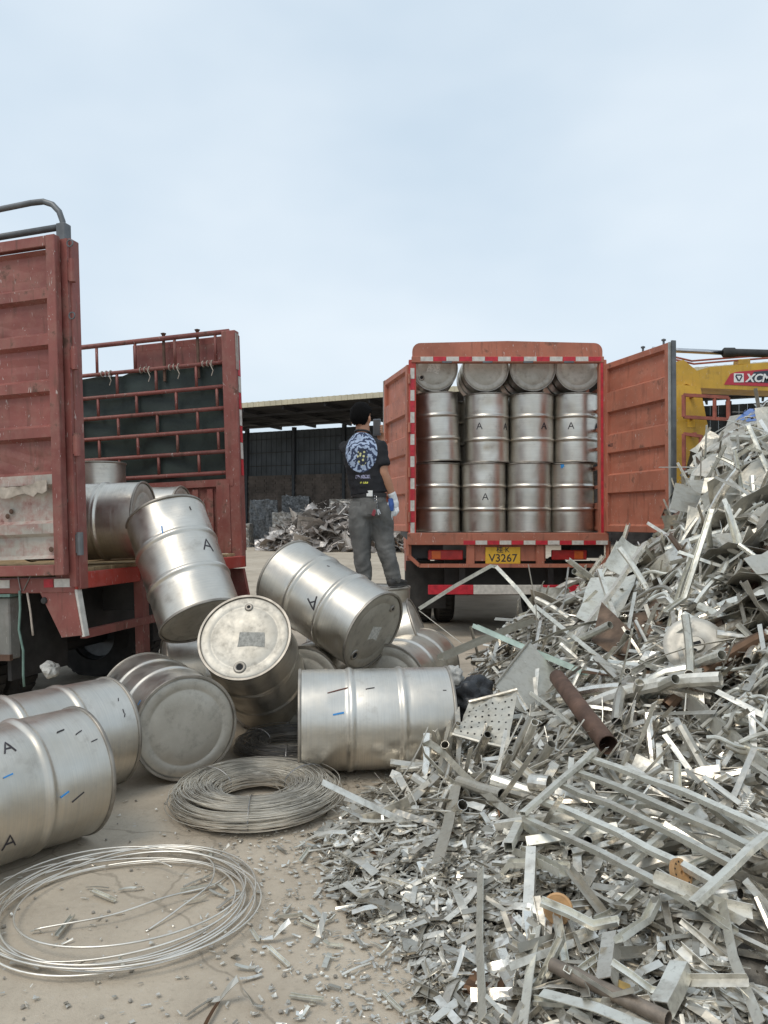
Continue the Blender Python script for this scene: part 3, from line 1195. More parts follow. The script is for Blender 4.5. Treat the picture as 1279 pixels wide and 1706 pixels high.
    mb = MB(); mb.tube([p + nrm * .008 for p in loop], .010, 6, closed=True); mb.build('rim', M['scrap'], o, True)
    # brown perforated plate
    o, nrm, G = quad_sheet('rusty_punched_plate', [P2(1066, 1098, 5.05), P2(1113, 1090, 4.98), P2(1094, 1045, 5.2), P2(1050, 1052, 5.25)], M['rust_plate'],
                      'small rusty brown plate with round holes on the heap', 'plate', 5, 5, .002, seed=6)
    mb = MB()
    Mx = Vector((0, 0, 1)).rotation_difference(Vector(nrm)).to_matrix().to_4x4()
    for a, b_ in ((.2, .2), (.5, .2), (.8, .25), (.3, .5), (.65, .5), (.15, .8), (.5, .8), (.85, .8)):
        p = (G[0, 0] * (1 - a) + G[0, 4] * a) * (1 - b_) + (G[4, 0] * (1 - a) + G[4, 4] * a) * b_
        mb = MB(); mb.lathe([(.0005, .003), (.010, .003), (.012, -.002)], 10, M=Matrix.Translation(Vector(p)) @ Mx)
        mb.build('punched_hole', M['scrap_white'], o)
    # round lid with a hub
    c = hit(1158, 1075, .15)
    Mx = Vector((0, 0, 1)).rotation_difference(Vector((-.25, -.82, .5)).normalized()).to_matrix().to_4x4()
    root = empty('dished_lid_disc', c)
    tag(root, 'round dished metal lid with a slotted hub facing out of the heap', 'lid')
    mb = MB(); mb.lathe([(.001, .016), (.05, .015), (.058, .010), (.10, .007), (.13, .010), (.15, .004), (.165, -.006), (.16, -.012), (.001, -.004)], 32, M=Mx); mb.build('disc', M['cap'], root, True, 40)
    mb = MB(); mb.lathe([(.001, .030), (.04, .028), (.048, .018), (.05, .008)], 20, M=Mx); mb.build('hub', M['cap'], root, True, 40)
    mb = MB(); mb.box((0, 0, .031), (.05, .02, .006)); mb.v = [Mx @ Vector(p) for p in mb.v]; mb.build('slot', M['hole'], root)
    # wavy tubes
    rg = random.Random(4)
    for q in range(22):
        u0, v0 = rg.uniform(1170, 1240), 1140 + 135 * (q + rg.uniform(0, .4)) / 22
        base = hit(u0, v0, .06)
        ang = rg.uniform(-.9, .5)
        pts = []
        L = rg.uniform(.35, .7)
        for i in range(26):
            t = i / 25
            p = base + Vector((math.cos(ang) * L * t, -math.sin(ang) * L * .55 * t, 0))
            p += Vector((.018 * math.sin(t * 15 + q), .022 * math.cos(t * 13 + q), 0))
            p.z = heap(p.x, p.y) + .06 + .05 * math.sin(t * 7 + q) + .03
            pts.append(p)
        hero_bar('wavy_tube', pts, prof_round(.0095, .002, 8), M['scrap_white'] if q % 3 else M['scrap_dull'],
                 'wavy thin tube in the right edge tangle, %s' % (['topmost', 'second from top', 'third from top'][q] if q < 3 else 'among the lower ones'), 'tube', smooth=True)['group'] = 'wavy tubes in the tangle'
    for q in range(16):
        base = hit(rg.uniform(1085, 1230), rg.uniform(915, 1000), .08)
        ang = rg.uniform(-1.2, 1.2); L = rg.uniform(.5, 1.0); pts = []
        for i in range(24):
            t = i / 23
            p = base + Vector((math.cos(ang) * L * (t - .5), math.sin(ang) * L * (t - .5), 0))
            p += Vector((.05 * math.sin(t * 8 + q), .05 * math.cos(t * 7 + q), 0))
            p.z = heap(p.x, p.y) + .12 + .09 * math.sin(t * 6 + q)
            pts.append(p)
        hero_bar('curled_tube', pts, prof_round(.014, .002, 8), M['scrap_white'] if q % 3 else M['scrap'],
                 'curled tube in the upper tangle ' + where(base.x, base.y, base.z), 'tube', smooth=True)['group'] = 'curled tubes in the upper tangle'
    # discs
    for (u, v, tilt, lab) in ((928, 1510, (-.35, -.85, .45), 'tan round disc with a centre hole standing in the offcuts'),
                              (1132, 1452, (.55, -.7, .5), 'tan round disc with small rim holes under the ladder frame')):
        c = hit(u, v, .11)
        Mx = Vector((0, 0, 1)).rotation_difference(Vector(tilt).normalized()).to_matrix().to_4x4()
        root = empty('round_disc', c)
        tag(root, lab, 'disc')
        mb = MB(); mb.lathe([(.008, .006), (.036, .006), (.040, .008), (.046, .006), (.047, -.006), (.008, -.006)], 28, M=Mx, closed=True); mb.build('plate', M['disc'], root, True, 35)
        mb = MB()
        if u < 1000:
            mb.lathe([(.0005, .005), (.0079, .005), (.0079, -.005)], 12, M=Mx)
        else:
            for k in range(12):
                a = k * PI / 6
                mb.lathe([(.0003, .0076), (.003, .0076), (.003, .005)], 6, M=Mx @ Matrix.Translation((.034 * math.cos(a), .034 * math.sin(a), 0)))
        mb.build('hole', M['hole'], root)
    # long named bars
    bars = [
        ('pale_green_bar', [(790, 1046, 5.35), (880, 1085, 5.05), (972, 1124, 4.8)], prof_channel(.06, .03, .003), 'green_bar', 'pale green painted channel lying across the middle of the heap', 'channel'),
        ('long_bar', [(1076, 905, 6.2), (1020, 985, 5.75), (958, 1066, 5.3)], prof_sq(.05, .03, .003), 'scrap', 'long grey bar leaning up towards the open truck door', 'bar'),
        ('bright_bar', [(998, 950, 6.0), (1014, 1000, 5.7), (1032, 1052, 5.4)], prof_sq(.03, .03, .003), 'scrap_white', 'short bright square bar standing steeply near the truck corner', 'bar'),
        ('thin_rod', [(884, 1154, 4.42), (935, 1192, 4.25), (980, 1230, 4.12)], prof_sq(.018, .018, .002), 'scrap_white', 'thin bright rod resting on the pointed grey plate', 'rod'),
        ('wide_bar', [(1130, 1155, 4.3), (1200, 1218, 3.98), (1272, 1284, 3.7)], prof_channel(.07, .03, .003), 'scrap_white', 'wide pale channel slanting across the wavy tubes', 'channel'),
        ('long_profile', [(892, 1010, 5.9), (985, 1085, 5.2), (1075, 1160, 4.6)], prof_sq(.028, .028, .002), 'scrap_white', 'very long thin profile running down the middle of the heap', 'profile'),
        ('grey_beam', [(735, 1100, 5.5), (800, 1072, 5.65), (885, 1038, 5.9)], prof_channel(.09, .04, .003), 'scrap_dull', 'flat grey beam lying at the back edge near the drums', 'beam'),
        ('upright_bar', [(800, 1445, 2.98), (798, 1560, 2.66), (803, 1690, 2.36)], prof_strip(.036, .003), 'scrap_white', 'long pale flat bar pointing at the viewer in the offcuts', 'bar'),
        ('near_bar', [(893, 1540, 2.70), (880, 1620, 2.50), (868, 1712, 2.30)], prof_strip(.032, .003), 'scrap_white', 'pale flat bar cut off by the lower picture edge', 'bar'),
        ('brown_pipe', [(918, 1602, 2.62), (1010, 1645, 2.52), (1110, 1692, 2.42)], prof_round(.020, .002, 12), 'pipe_dull', 'dull brown pipe lying low in the foreground offcuts', 'pipe'),
        ('near_box_tube', [(1018, 1558, 2.72), (1012, 1600, 2.62), (1008, 1636, 2.52)], prof_sq(.044, .044, .003), 'scrap', 'short square tube with its end up in the foreground', 'tube'),
        ('near_box_end', [(1132, 1608, 2.70), (1115, 1645, 2.58), (1098, 1676, 2.46)], prof_sq(.05, .045, .003), 'scrap_white', 'short open square tube pointing at the viewer by the lower edge', 'tube'),
        ('near_long_bar', [(900, 1648, 2.50), (990, 1672, 2.45), (1080, 1708, 2.38)], prof_strip(.035, .003), 'scrap_white', 'bright twisted bar along the lower picture edge', 'bar'),
        ('long_gutter', [(765, 1300, 3.85), (800, 1312, 3.78), (836, 1322, 3.72)], prof_round(.026, .002, 12), 'scrap_dull', 'grey pipe stub with an open end below the perforated panel', 'pipe'),
        ('pipe_collar', [(886, 1302, 3.78), (900, 1304, 3.72), (914, 1306, 3.66)], prof_round(.040, .003, 18), 'scrap', 'short wide pipe collar beside the shallow tray', 'pipe'),
        ('grey_plate', [(760, 1305, 3.75), (745, 1375, 3.45), (728, 1435, 3.2)], prof_strip(.055, .003), 'scrap_dull', 'broad smooth grey blade lying down the offcut slope', 'plate'),
        ('twisted_bar', [(1200, 1500, 2.95), (1218, 1590, 2.75), (1262, 1700, 2.5)], prof_strip(.03, .003), 'scrap_white', 'twisted pale strip near the right lower corner', 'strip'),
        ('top_profile', [(1172, 772, 7.6), (1225, 742, 7.7), (1285, 716, 7.8)], prof_channel(.10, .05, .004), 'scrap_white', 'broad pale profile lying at the top of the heap', 'profile'),
        ('bent_post', [(1148, 786, 7.6), (1162, 784, 7.55), (1158, 800, 7.5), (1150, 835, 7.3)], prof_sq(.08, .05, .004), 'scrap_white', 'pale bent post sticking up in front of the yellow machine', 'post'),
        ('side_beam', [(1235, 905, 5.7), (1252, 950, 5.5), (1262, 1000, 5.3)], prof_channel(.07, .04, .003), 'scrap_white', 'pale channel standing at the right edge of the heap', 'channel'),
        ('rusty_post', [(1279, 905, 5.4), (1262, 960, 5.3), (1250, 1005, 5.2)], prof_sq(.06, .06, .004), 'rust', 'rusty notched post at the right picture edge', 'post'),
        ('rusty_strut', [(1196, 1022, 5.1), (1208, 1070, 4.9), (1222, 1125, 4.7)], prof_sq(.04, .04, .003), 'rust_plate', 'rusty strut rising beside the round lid', 'strut'),
        ('brown_beam', [(1112, 960, 5.9), (1092, 1000, 5.6), (1070, 1036, 5.4)], prof_channel(.08, .04, .004), 'rust_plate', 'brownish beam lying down the upper slope', 'beam'),
    ]
    for nm, pts, pr, mt, lab, ct in bars:
        pp = []
        for q in pts:
            p = P2(*q)
            lf = .085 if p.y < 3.4 else .075
            if p.z < heap(p.x, p.y) + lf:
                p = hit(q[0], q[1], lf)
            pp.append(p)
        fine = []
        for a, b in zip(pp[:-1], pp[1:]):
            fine += [a.lerp(b, t) for t in (0, .33, .66)]
        fine.append(pp[-1])
        hero_bar(nm, fine, pr, M[mt], lab, ct, smooth='round' in lab, side=(.6, .2, .6) if 'strip' in ct else None)
    # larger sheets
    quad_sheet('dark_sheet', [P2(1118, 878, 6.6), P2(1222, 876, 6.4), P2(1225, 838, 6.9), P2(1126, 836, 7.0)], M['scrap_dull'], 'dark curled sheet below the corner of the open truck door', 'sheet metal', 8, 5, .01, curl=.06, seed=8)
    quad_sheet('triangular_sheet', [P2(1098, 1058, 5.2), P2(1180, 1020, 5.3), P2(1150, 995, 5.6), P2(1146, 1000, 5.6)], M['scrap_white'], 'pale triangular sheet above the round lid', 'sheet metal', 5, 5, .002, seed=9)
    quad_sheet('brown_sheet', [P2(985, 1096, 5.2), P2(1045, 1140, 4.8), P2(1055, 1085, 5.0), P2(1002, 1030, 5.5)], M['rust_plate'], 'brownish bent sheet left of the rusty punched plate', 'sheet metal', 6, 6, .006, seed=10)
    quad_sheet('curved_sheet', [P2(1075, 1290, 3.95), P2(1150, 1272, 3.9), P2(1130, 1205, 4.2), P2(1078, 1225, 4.2)], M['scrap_dull'], 'curved smooth grey sheet in the middle of the heap', 'sheet metal', 9, 6, .003, curl=.05, seed=12)
    quad_sheet('folded_flap', [P2(1060, 1220, 4.25), P2(1118, 1192, 4.3), P2(1125, 1182, 4.35), P2(1062, 1202, 4.4)], M['scrap_white'], 'bright folded flap above the curved grey sheet', 'sheet metal', 5, 4, .004, seed=13)
    quad_sheet('edge_sheet', [P2(1200, 1340, 3.45), P2(1290, 1400, 3.2), P2(1300, 1270, 3.6), P2(1215, 1320, 3.6)], M['scrap_dull'], 'smooth grey sheet at the right edge behind the ladder frame', 'sheet metal', 6, 6, .003, seed=14)
    quad_sheet('corner_sheet', [P2(1205, 1540, 2.85), P2(1290, 1650, 2.6), P2(1300, 1560, 2.75), P2(1212, 1500, 2.98)], M['scrap_dull'], 'smooth grey strip of sheet at the right lower corner', 'sheet metal', 7, 5, .002, curl=.012, seed=15)
    quad_sheet('hanging_sheet', [P2(1196, 1100, 4.9), P2(1275, 1070, 4.9), P2(1282, 990, 5.3), P2(1212, 1010, 5.35)], M['scrap_dull'], 'crumpled grey sheet right of the rusty strut', 'sheet metal', 7, 6, .018, seed=16)
    quad_sheet('wide_flat_sheet', [P2(960, 1062, 5.7), P2(1030, 1075, 5.45), P2(1062, 985, 6.2), P2(985, 990, 6.3)], M['scrap_white'], 'wide pale sheet lying below the truck corner', 'sheet metal', 6, 6, .01, curl=.03, seed=17)
    quad_sheet('grey_tank_wall', [P2(1010, 955, 6.4), P2(1062, 960, 6.2), P2(1080, 915, 6.6), P2(1040, 905, 6.7)], M['scrap_white'], 'rounded pale sheet just below the open truck door', 'sheet metal', 8, 6, .004, curl=.08, seed=18)
    quad_sheet('blue_sheet', [P2(1226, 700, 8.1), P2(1262, 702, 8.0), P2(1290, 682, 8.4), P2(1250, 680, 8.5)], M['blue_sheet'], 'blue painted sheet on the very top of the heap', 'sheet metal', 6, 5, .01, seed=19)
    quad_sheet('frame_panel', [P2(1205, 790, 7.4), P2(1290, 760, 7.4), P2(1290, 720, 7.7), P2(1235, 735, 7.7)], M['scrap_white'], 'pale flat panel near the top right of the heap', 'panel', 5, 5, .006, seed=20)
    # spring
    c = hit(1245, 1385, .06)
    mb = MB()
    mb.tube([c + Vector((.10 * t - .05 + .012 * math.cos(t * 75), .012 * math.sin(t * 75) + .08 * t, .05 + .06 * t)) - c for t in np.linspace(0, 1, 150)], .0022, 5)
    o = mb.build('coil_spring', M['scrap'], None, True)
    o.location = c
    tag(o, 'thin coil spring under the right end of the ladder frame', 'spring')
    # amber block
    c = hit(1035, 1640, .05)
    o = MB().box((0, 0, 0), (.055, .03, .018), Euler((.3, .2, -.4)).to_matrix(), bev=.003).build('amber_block', M['amber'])
    o.location = c
    tag(o, 'small amber block resting on the brown pipe', 'block')
    # bags wedged behind the front drum
    def bag(name, u, v, Y, s, mat, lab, seed):
        bm = bmesh.new()
        bmesh.ops.create_icosphere(bm, subdivisions=4, radius=1)
        for p in bm.verts:
            n = mnoise.fractal(p.co * 1.7 + Vector((seed, 0, 0)), 1, 2, 4)
            p.co *= 1 + .42 * n
            p.co = Vector((p.co.x * s[0], p.co.y * s[1], p.co.z * s[2]))
        me = bpy.data.meshes.new(name); bm.to_mesh(me); bm.free()
        me.materials.append(mat)
        me.polygons.foreach_set('use_smooth', [True] * len(me.polygons))
        o = bpy.data.objects.new(name, me); o.location = P2(u, v, Y)
        tag(link(o), lab, 'bag')
    bag('black_bag', 785, 1165, 4.75, (.15, .13, .13), M['bag_dark'], 'crumpled black plastic bag between front drum and heap', 3)
    bag('clear_bag', 757, 1128, 4.85, (.055, .05, .07), M['bag'], 'crumpled pale plastic bag on the end of the front drum', 5)


build_heroes()


# ------------------------------------------------------------------ loose scraps on the yard
def build_loose():
    rg = np.random.default_rng(31)
    var = []
    for q in range(14):
        V_, F_ = make_piece(['strip', 'strip', 'strip', 'channel', 'strip', 'angle'][q % 6], rg.uniform(.05, .13), rg, 4)
        var.append(np_mesh('loose_strip', V_, F_, [M['scrap'], M['scrap_white']][q % 2]))
    named = [(165, 1480), (215, 1482), (245, 1478), (175, 1495), (140, 1606), (205, 1602), (385, 1585), (410, 1612), (420, 1628), (512, 1662), (380, 1665),
             (328, 1500), (365, 1490), (372, 1480), (340, 1425), (320, 1420), (75, 1548), (112, 1545), (45, 1610), (480, 1515), (495, 1518), (500, 1410),
             (470, 1415), (510, 1425), (535, 1560), (555, 1575), (600, 1570), (545, 1600), (620, 1600), (650, 1655), (610, 1550), (520, 1545), (330, 1470), (425, 1560)]
    named += [(rg.uniform(330, 660), rg.uniform(1420, 1700)) for _ in range(34)]
    k = 0
    for (u, v) in named:
        p = hit(u, v)
        o = bpy.data.objects.new('loose_strip', var[k % len(var)])
        o.location = (p.x, p.y, .008)
        o.rotation_euler = (rg.normal(0, .10), rg.normal(0, .05), rg.uniform(0, PI))
        s_ = rg.uniform(.75, 1.25)
        o.scale = (s_, s_, s_)
        if u < 420 and v < 1625:
            wh = 'lying inside the loose wire hoop, ' + ('left part' if u < 180 else 'middle' if u < 300 else 'right part')
        elif v < 1450:
            wh = 'lying just below the thick wire coil'
        else:
            wh = 'on bare floor between wire hoop and heap, ' + ('upper' if v < 1530 else 'middle' if v < 1615 else 'lower') + (' left' if u < 500 else ' right')
        tag(link(o), 'loose bright metal strip ' + wh, 'offcut', 'strips scattered on the yard')
        k += 1
    # countless crumbs: tiny flakes, chips, punched slugs
    B = Bulk()
    flakes = [make_piece('strip', rg.uniform(.012, .04), rg, 2) for _ in range(20)] + [make_sheet(.022, .018, rg, 3, 3, rough=.06) for _ in range(12)]
    n = 0
    while n < 1300:
        y = 1 / rg.uniform(1 / 6.5, 1 / 2.0)
        x = np.interp(y, EY, EX) - abs(rg.normal(0, .28)) if rg.random() < .72 else rg.uniform(-.5, .4) * y
        if heap(x, y) > .03:
            continue
        B.add(flakes[rg.integers(len(flakes))], (x, y, .004), rot_np(rg.uniform(0, 6.3), rg.normal(0, .12), rg.normal(0, .12)), rg.beta(2.2, 1.2), rg.uniform(.35, 1.0) ** 1.2)
        n += 1
    o = bpy.data.objects.new('metal_crumbs', B.mesh('metal_crumbs', M['scrap_stuff']))
    tag(link(o), 'tiny metal flakes and chips strewn over the yard floor', kind='stuff')
    # pebbles / clods
    mb = MB()
    for q in range(140):
        y = 1 / rg.uniform(1 / 6, 1 / 2.0); x = rg.uniform(-.5, .45) * y
        r = rg.uniform(.003, .009)
        pr = [(.0005, r * .8), (r * .6, r * .6), (r, 0), (r * .7, -r * .4)]
        mb.lathe(pr, 5, M=Matrix.Translation((x, y, .0)) @ Euler((rg.uniform(-.4, .4), rg.uniform(-.4, .4), rg.uniform(0, 3))).to_matrix().to_4x4())
    o = mb.build('gravel', plain('gravel', (.30, .27, .23), .9, 0, .4, 30, .3))
    tag(o, 'sparse small stones and clods on the yard floor', kind='stuff')


build_loose()


# ================================================================== DRUMS
DR, DH = .2865, .88


def drum_meshes():
    d = {}
    hoops = (.293, .587)
    prof = []
    zs = sorted(set(list(np.linspace(.012, DH - .012, 26)) + [h + q for h in hoops for q in (-.03, -.022, -.015, -.008, 0, .008, .015, .022, .03)]))
    def rad(z):
        r = DR
        for h in hoops:
            q = abs(z - h)
            if q < .024:
                r += .0105 * math.cos(q / .024 * PI / 2) ** 1.3
            elif q < .04:
                r -= .0015
        return r
    shells = []
    for var in range(8):
        mb = MB()
        mb.lathe([(rad(z), z) for z in zs], 72)
        rg = random.Random(var)
        # every drum is a little dented
        dents = [(rg.uniform(0, 2 * PI), rg.uniform(.1, .8), rg.uniform(.035, .12), rg.uniform(.002, .013)) for _ in range(9)]
        out = []
        for p in mb.v:
            x, y, z = p
            a = math.atan2(y, x)
            k = 1.0
            for (da, dz, w, dep) in dents:
                q = ((a - da + PI) % (2 * PI) - PI) * DR
                k -= dep / DR * math.exp(-((q / w) ** 2 + ((z - dz) / w) ** 2))
            out.append((x * k, y * k, z))
        mb.v = out
        shells.append(mb.mesh('shell', M['shell'], True, 50))
    d['shell'] = shells
    mb = MB()
    mb.lathe([(DR - .008, .0), (DR + .005, -.001), (DR + .0075, .006), (DR + .0065, .014), (DR + .001, .018), (DR - .008, .016)], 64, closed=True)
    d['rim'] = mb.mesh('rim', M['rim'], True, 60)
    mb = MB()
    mb.lathe([(DR - .004, .018), (DR - .012, .010), (DR - .02, .0065), (.22, .0085), (.215, .0105), (.205, .0105), (.2, .0085), (.12, .0075), (.05, .007), (.001, .007)], 64)
    d['cap'] = mb.mesh('end_cap', M['cap'], True, 60)
    mb = MB()
    mb.lathe([(.018, .012), (.021, .004), (.029, .002), (.036, .004), (.039, .010)], 28)
    d['bung_big'] = mb.mesh('bung', M['rim'], True, 60)
    mb = MB()
    mb.lathe([(.010, .012), (.012, .003), (.019, .002), (.024, .004), (.027, .010)], 24)
    d['bung_small'] = mb.mesh('bung', M['rim'], True, 60)
    mb = MB(); mb.lathe([(.0005, .0055), (.0205, .0055)], 24); d['hole_big'] = mb.mesh('bung_hole', M['hole'])
    mb = MB(); mb.lathe([(.0005, .0055), (.0125, .0055)], 20); d['hole_small'] = mb.mesh('bung_hole', M['hole'])
    return d


DM = drum_meshes()


def ribbon_on_shell(strokes, ang, z, size, rot, width):
    """pen strokes (2-D, unit size) wrapped on the shell"""
    mb = MB()
    c, s_ = math.cos(rot), math.sin(rot)
    for st in strokes:
        pts = []
        for a, b in zip(st[:-1], st[1:]):
            for t in np.linspace(0, 1, 5)[:-1]:
                pts.append((a[0] + (b[0] - a[0]) * t, a[1] + (b[1] - a[1]) * t))
        pts.append(st[-1])
        vs_, fs = [], []
        for i, p in enumerate(pts):
            q = pts[min(i + 1, len(pts) - 1)]; o = pts[max(i - 1, 0)]
            dx, dy = q[0] - o[0], q[1] - o[1]
            l = math.hypot(dx, dy) or 1
            nx, ny = -dy / l, dx / l
            for sg in (-1, 1):
                px = p[0] * size + sg * nx * width / 2
                py = p[1] * size + sg * ny * width / 2
                u, w = px * c - py * s_, px * s_ + py * c
                a = ang + u / DR
                for rr in (DR + .0022, DR - .006):
                    vs_.append((math.cos(a) * rr, math.sin(a) * rr, z + w))
        for i in range(len(pts) - 1):
            a = i * 4; b = a + 4
            fs += [(a, a + 2, b + 2, b), (a, b, b + 1, a + 1), (a + 2, a + 3, b + 3, b + 2)]
        mb.add(vs_, fs)
    return mb


GL_A = [[(-.42, -.5), (0, .5), (.42, -.5)], [(-.25, -.12), (.25, -.12)]]
GL_LINE = [[(-.5, -.08), (0, .02), (.5, .1)]]
GL_TICK = [[(0, -.5), (.04, .5)]]


M['residue'] = plain('label_residue', (.60, .585, .54), .75, .3, .3, 60, .3)
M['residue_grey'] = plain('label_residue_grey', (.33, .32, .29), .8, .3, .3, 60, .3)


def drum(bottom, axis, spin, label, group, var=0, bung=True, marks=(), residue=None):
    ax = Vector(axis).normalized()
    root = empty('steel_drum', bottom)
    ref = Vector((0, 0, 1)) if abs(ax.z) < .95 else Vector((0, -1, 0))
    x = (ref - ax * ref.dot(ax)).normalized()      # local +x = the drum's upper side (or camera side when upright)
    y = ax.cross(x)
    root.rotation_euler = Matrix((x, y, ax)).transposed().to_euler()
    tag(root, label, 'drum', group)
    sh = child('shell', DM['shell'][(var * 3 + len(bpy.data.objects)) % 8], root, rot=(0, 0, spin))
    child('rim', DM['rim'], root)
    child('rim', DM['rim'], root, (0, 0, DH), (PI, 0, 0))
    c0 = child('end_cap', DM['cap'], root, (0, 0, 0), (0, 0, spin))
    c1 = child('end_cap', DM['cap'], root, (0, 0, DH), (PI, 0, spin))
    if bung:
        b = child('bung', DM['bung_big'], c1, (.205, 0, -.0035)); 
        child('bung_hole', DM['hole_big'], c1, (.205, 0, -.0035))
        child('bung', DM['bung_small'], c1, (-.205, 0, -.0035))
        child('bung_hole', DM['hole_small'], c1, (-.205, 0, -.0035))
    if residue:
        px, py, w, h, ro, mt = residue
        mb = MB()
        rg = random.Random(var)
        poly = [(-w / 2, -h / 2), (w * .1, -h / 2 + rg.uniform(0, .01)), (w / 2, -h / 2), (w / 2 - rg.uniform(0, .015), 0), (w / 2, h / 2), (-w * .1, h / 2 - rg.uniform(0, .012)), (-w / 2, h / 2 - rg.uniform(0, .02))]
        cr, sr = math.cos(ro), math.sin(ro)
        mb.prism([(a_ * cr - b_ * sr, a_ * sr + b_ * cr) for a_, b_ in poly], -.0006, .0006)
        mb.build('label_residue', M[mt], c1).rotation_euler = (PI / 2, 0, 0)
        c1.children[-1].location = (px, py, .0064)
    for (g, ang, z, size, rot, wd, mt) in marks:
        ribbon_on_shell(g, ang, z, size, rot, wd).build('ink_mark', M[mt], root)
    return root


def from_ends(top_c, axis_in):
    """drum given the centre of its visible end and the direction into the body: returns bottom, axis with the TOP at that end"""
    a = Vector(axis_in).normalized()
    return Vector(top_c) + a * DH, -a


LG = 'drums spilled in front of the trucks'
# front left pair, lying
b, a = from_ends((-1.415, 3.58, .295), (-.6, -.8, 0))
drum(b, a, .3, 'stainless drum lying nearest the viewer, cut by the left picture edge', LG, 0, False,
     [(GL_A, 1.98, .42, .062, PI / 2 + .1, .006, 'ink'), (GL_A, .62, .46, .055, PI / 2, .006, 'ink'), (GL_LINE, 1.62, .70, .06, PI / 2 + .3, .005, 'ink'), (GL_LINE, 1.52, .64, .04, PI / 2 + .2, .006, 'ink_blue'),
      (GL_LINE, .55, .70, .035, PI / 2, .004, 'ink'), (GL_LINE, .66, .77, .035, PI / 2 + .2, .004, 'ink'), (GL_LINE, .86, .82, .03, PI / 2, .004, 'ink'), (GL_LINE, 1.05, .42, .04, PI / 2, .006, 'ink_blue')])
b, a = from_ends((-1.515, 4.26, .295), (-.6, -.8, 0))
drum(b, a, 1.3, 'stainless drum lying at the left edge behind the nearest one', LG, 1, False,
     [(GL_TICK, .75, .80, .02, 1.2, .004, 'ink'), (GL_TICK, 1.0, .80, .025, 1.6, .004, 'ink'), (GL_TICK, 1.08, .80, .02, 1.2, .004, 'ink')])
# plain end facing the viewer
b, a = from_ends((-1.10, 4.30, .296), (-.53, .85, 0))
drum(b, a, .5, 'dark drum on the floor with its plain round end facing the viewer', LG, 2, False,
     [(GL_LINE, 1.15, .78, .04, .6, .004, 'ink_blue'), (GL_LINE, 1.0, .80, .03, 0, .003, 'ink_blue')])
# leaning drum with bungs
b, a = from_ends((-.868, 4.78, .735), (.05, .82, -.57))
drum(b, a, PI, 'tilted drum with pale end and two bung holes in the middle of the spill', LG, 3, True, residue=(.02, -.05, .10, .17, 0, 'residue_grey'))
# drum sliding off the left truck
ctr = Vector((-1.425, 5.46, 1.115)); axd = Vector((-.40, .42, .81)).normalized()
drum(ctr - axd * .44, axd, .2, 'drum marked A leaning off the bed of the left truck', LG, 0, True,
     [(GL_A, .22, .45, .095, -.1, .010, 'ink'), (GL_TICK, .10, .76, .03, .1, .005, 'ink'), (GL_LINE, -.75, .63, .06, 1.2, .006, 'ink_blue')])
# high slanting drum
b, a = from_ends((-.065, 5.20, .70), (-.74, .55, .385))
drum(b, a, 2.45, 'slanting drum on top of the spill with bungs on its lower end', LG, 1, True, residue=(.0, -.03, .10, .11, .5, 'residue'), marks=
     [(GL_A, 1.35, .52, .085, -.9, .010, 'ink'), (GL_TICK, .3, .40, .02, .5, .004, 'ink')])
# dark face behind
b, a = from_ends((-.555, 5.30, .297), (.35, .94, 0))
drum(b, a, 2.2, 'drum in the shade under the slanting one, dark end showing', LG, 2, True)
# front right drum, lying crosswise
lo, hi = Vector((-.495, 4.46, .297)), Vector((.385, 4.55, .297))
drum(lo, hi - lo, .9, 'big drum lying crosswise in front beside the scrap heap', LG, 3, False,
     [(GL_LINE, .75, .22, .12, PI / 2 + .1, .005, 'ink_brown'), (GL_LINE, .72, .40, .05, PI / 2, .005, 'ink'), (GL_LINE, 1.22, .22, .06, PI / 2, .009, 'ink_blue'), (GL_TICK, .8, .82, .02, 0, .004, 'ink')])
# behind, right
b, a = from_ends((.02, 5.38, .297), (.35, .94, 0))
drum(b, a, 1.2, 'drum lying behind the crosswise one with its hoops showing', LG, 0, False)
# upright under the man
drum((-.06, 6.72, 0), (0, 0, 1), .6, 'upright drum that the man stands on', LG, 1, False)
# lying beside the upright one
b, a = from_ends((.30, 6.15, .56), (-.92, .12, -.37))
drum(b, a, .4, 'tilted drum half hidden right of the upright one', LG, 2, False)
# half hidden at the truck bumper
b, a = from_ends((-1.62, 5.66, .297), (.92, .38, 0))
drum(b, a, .4, 'drum lying under the leaning one near the striped bumper of the left truck', LG, 1, False)

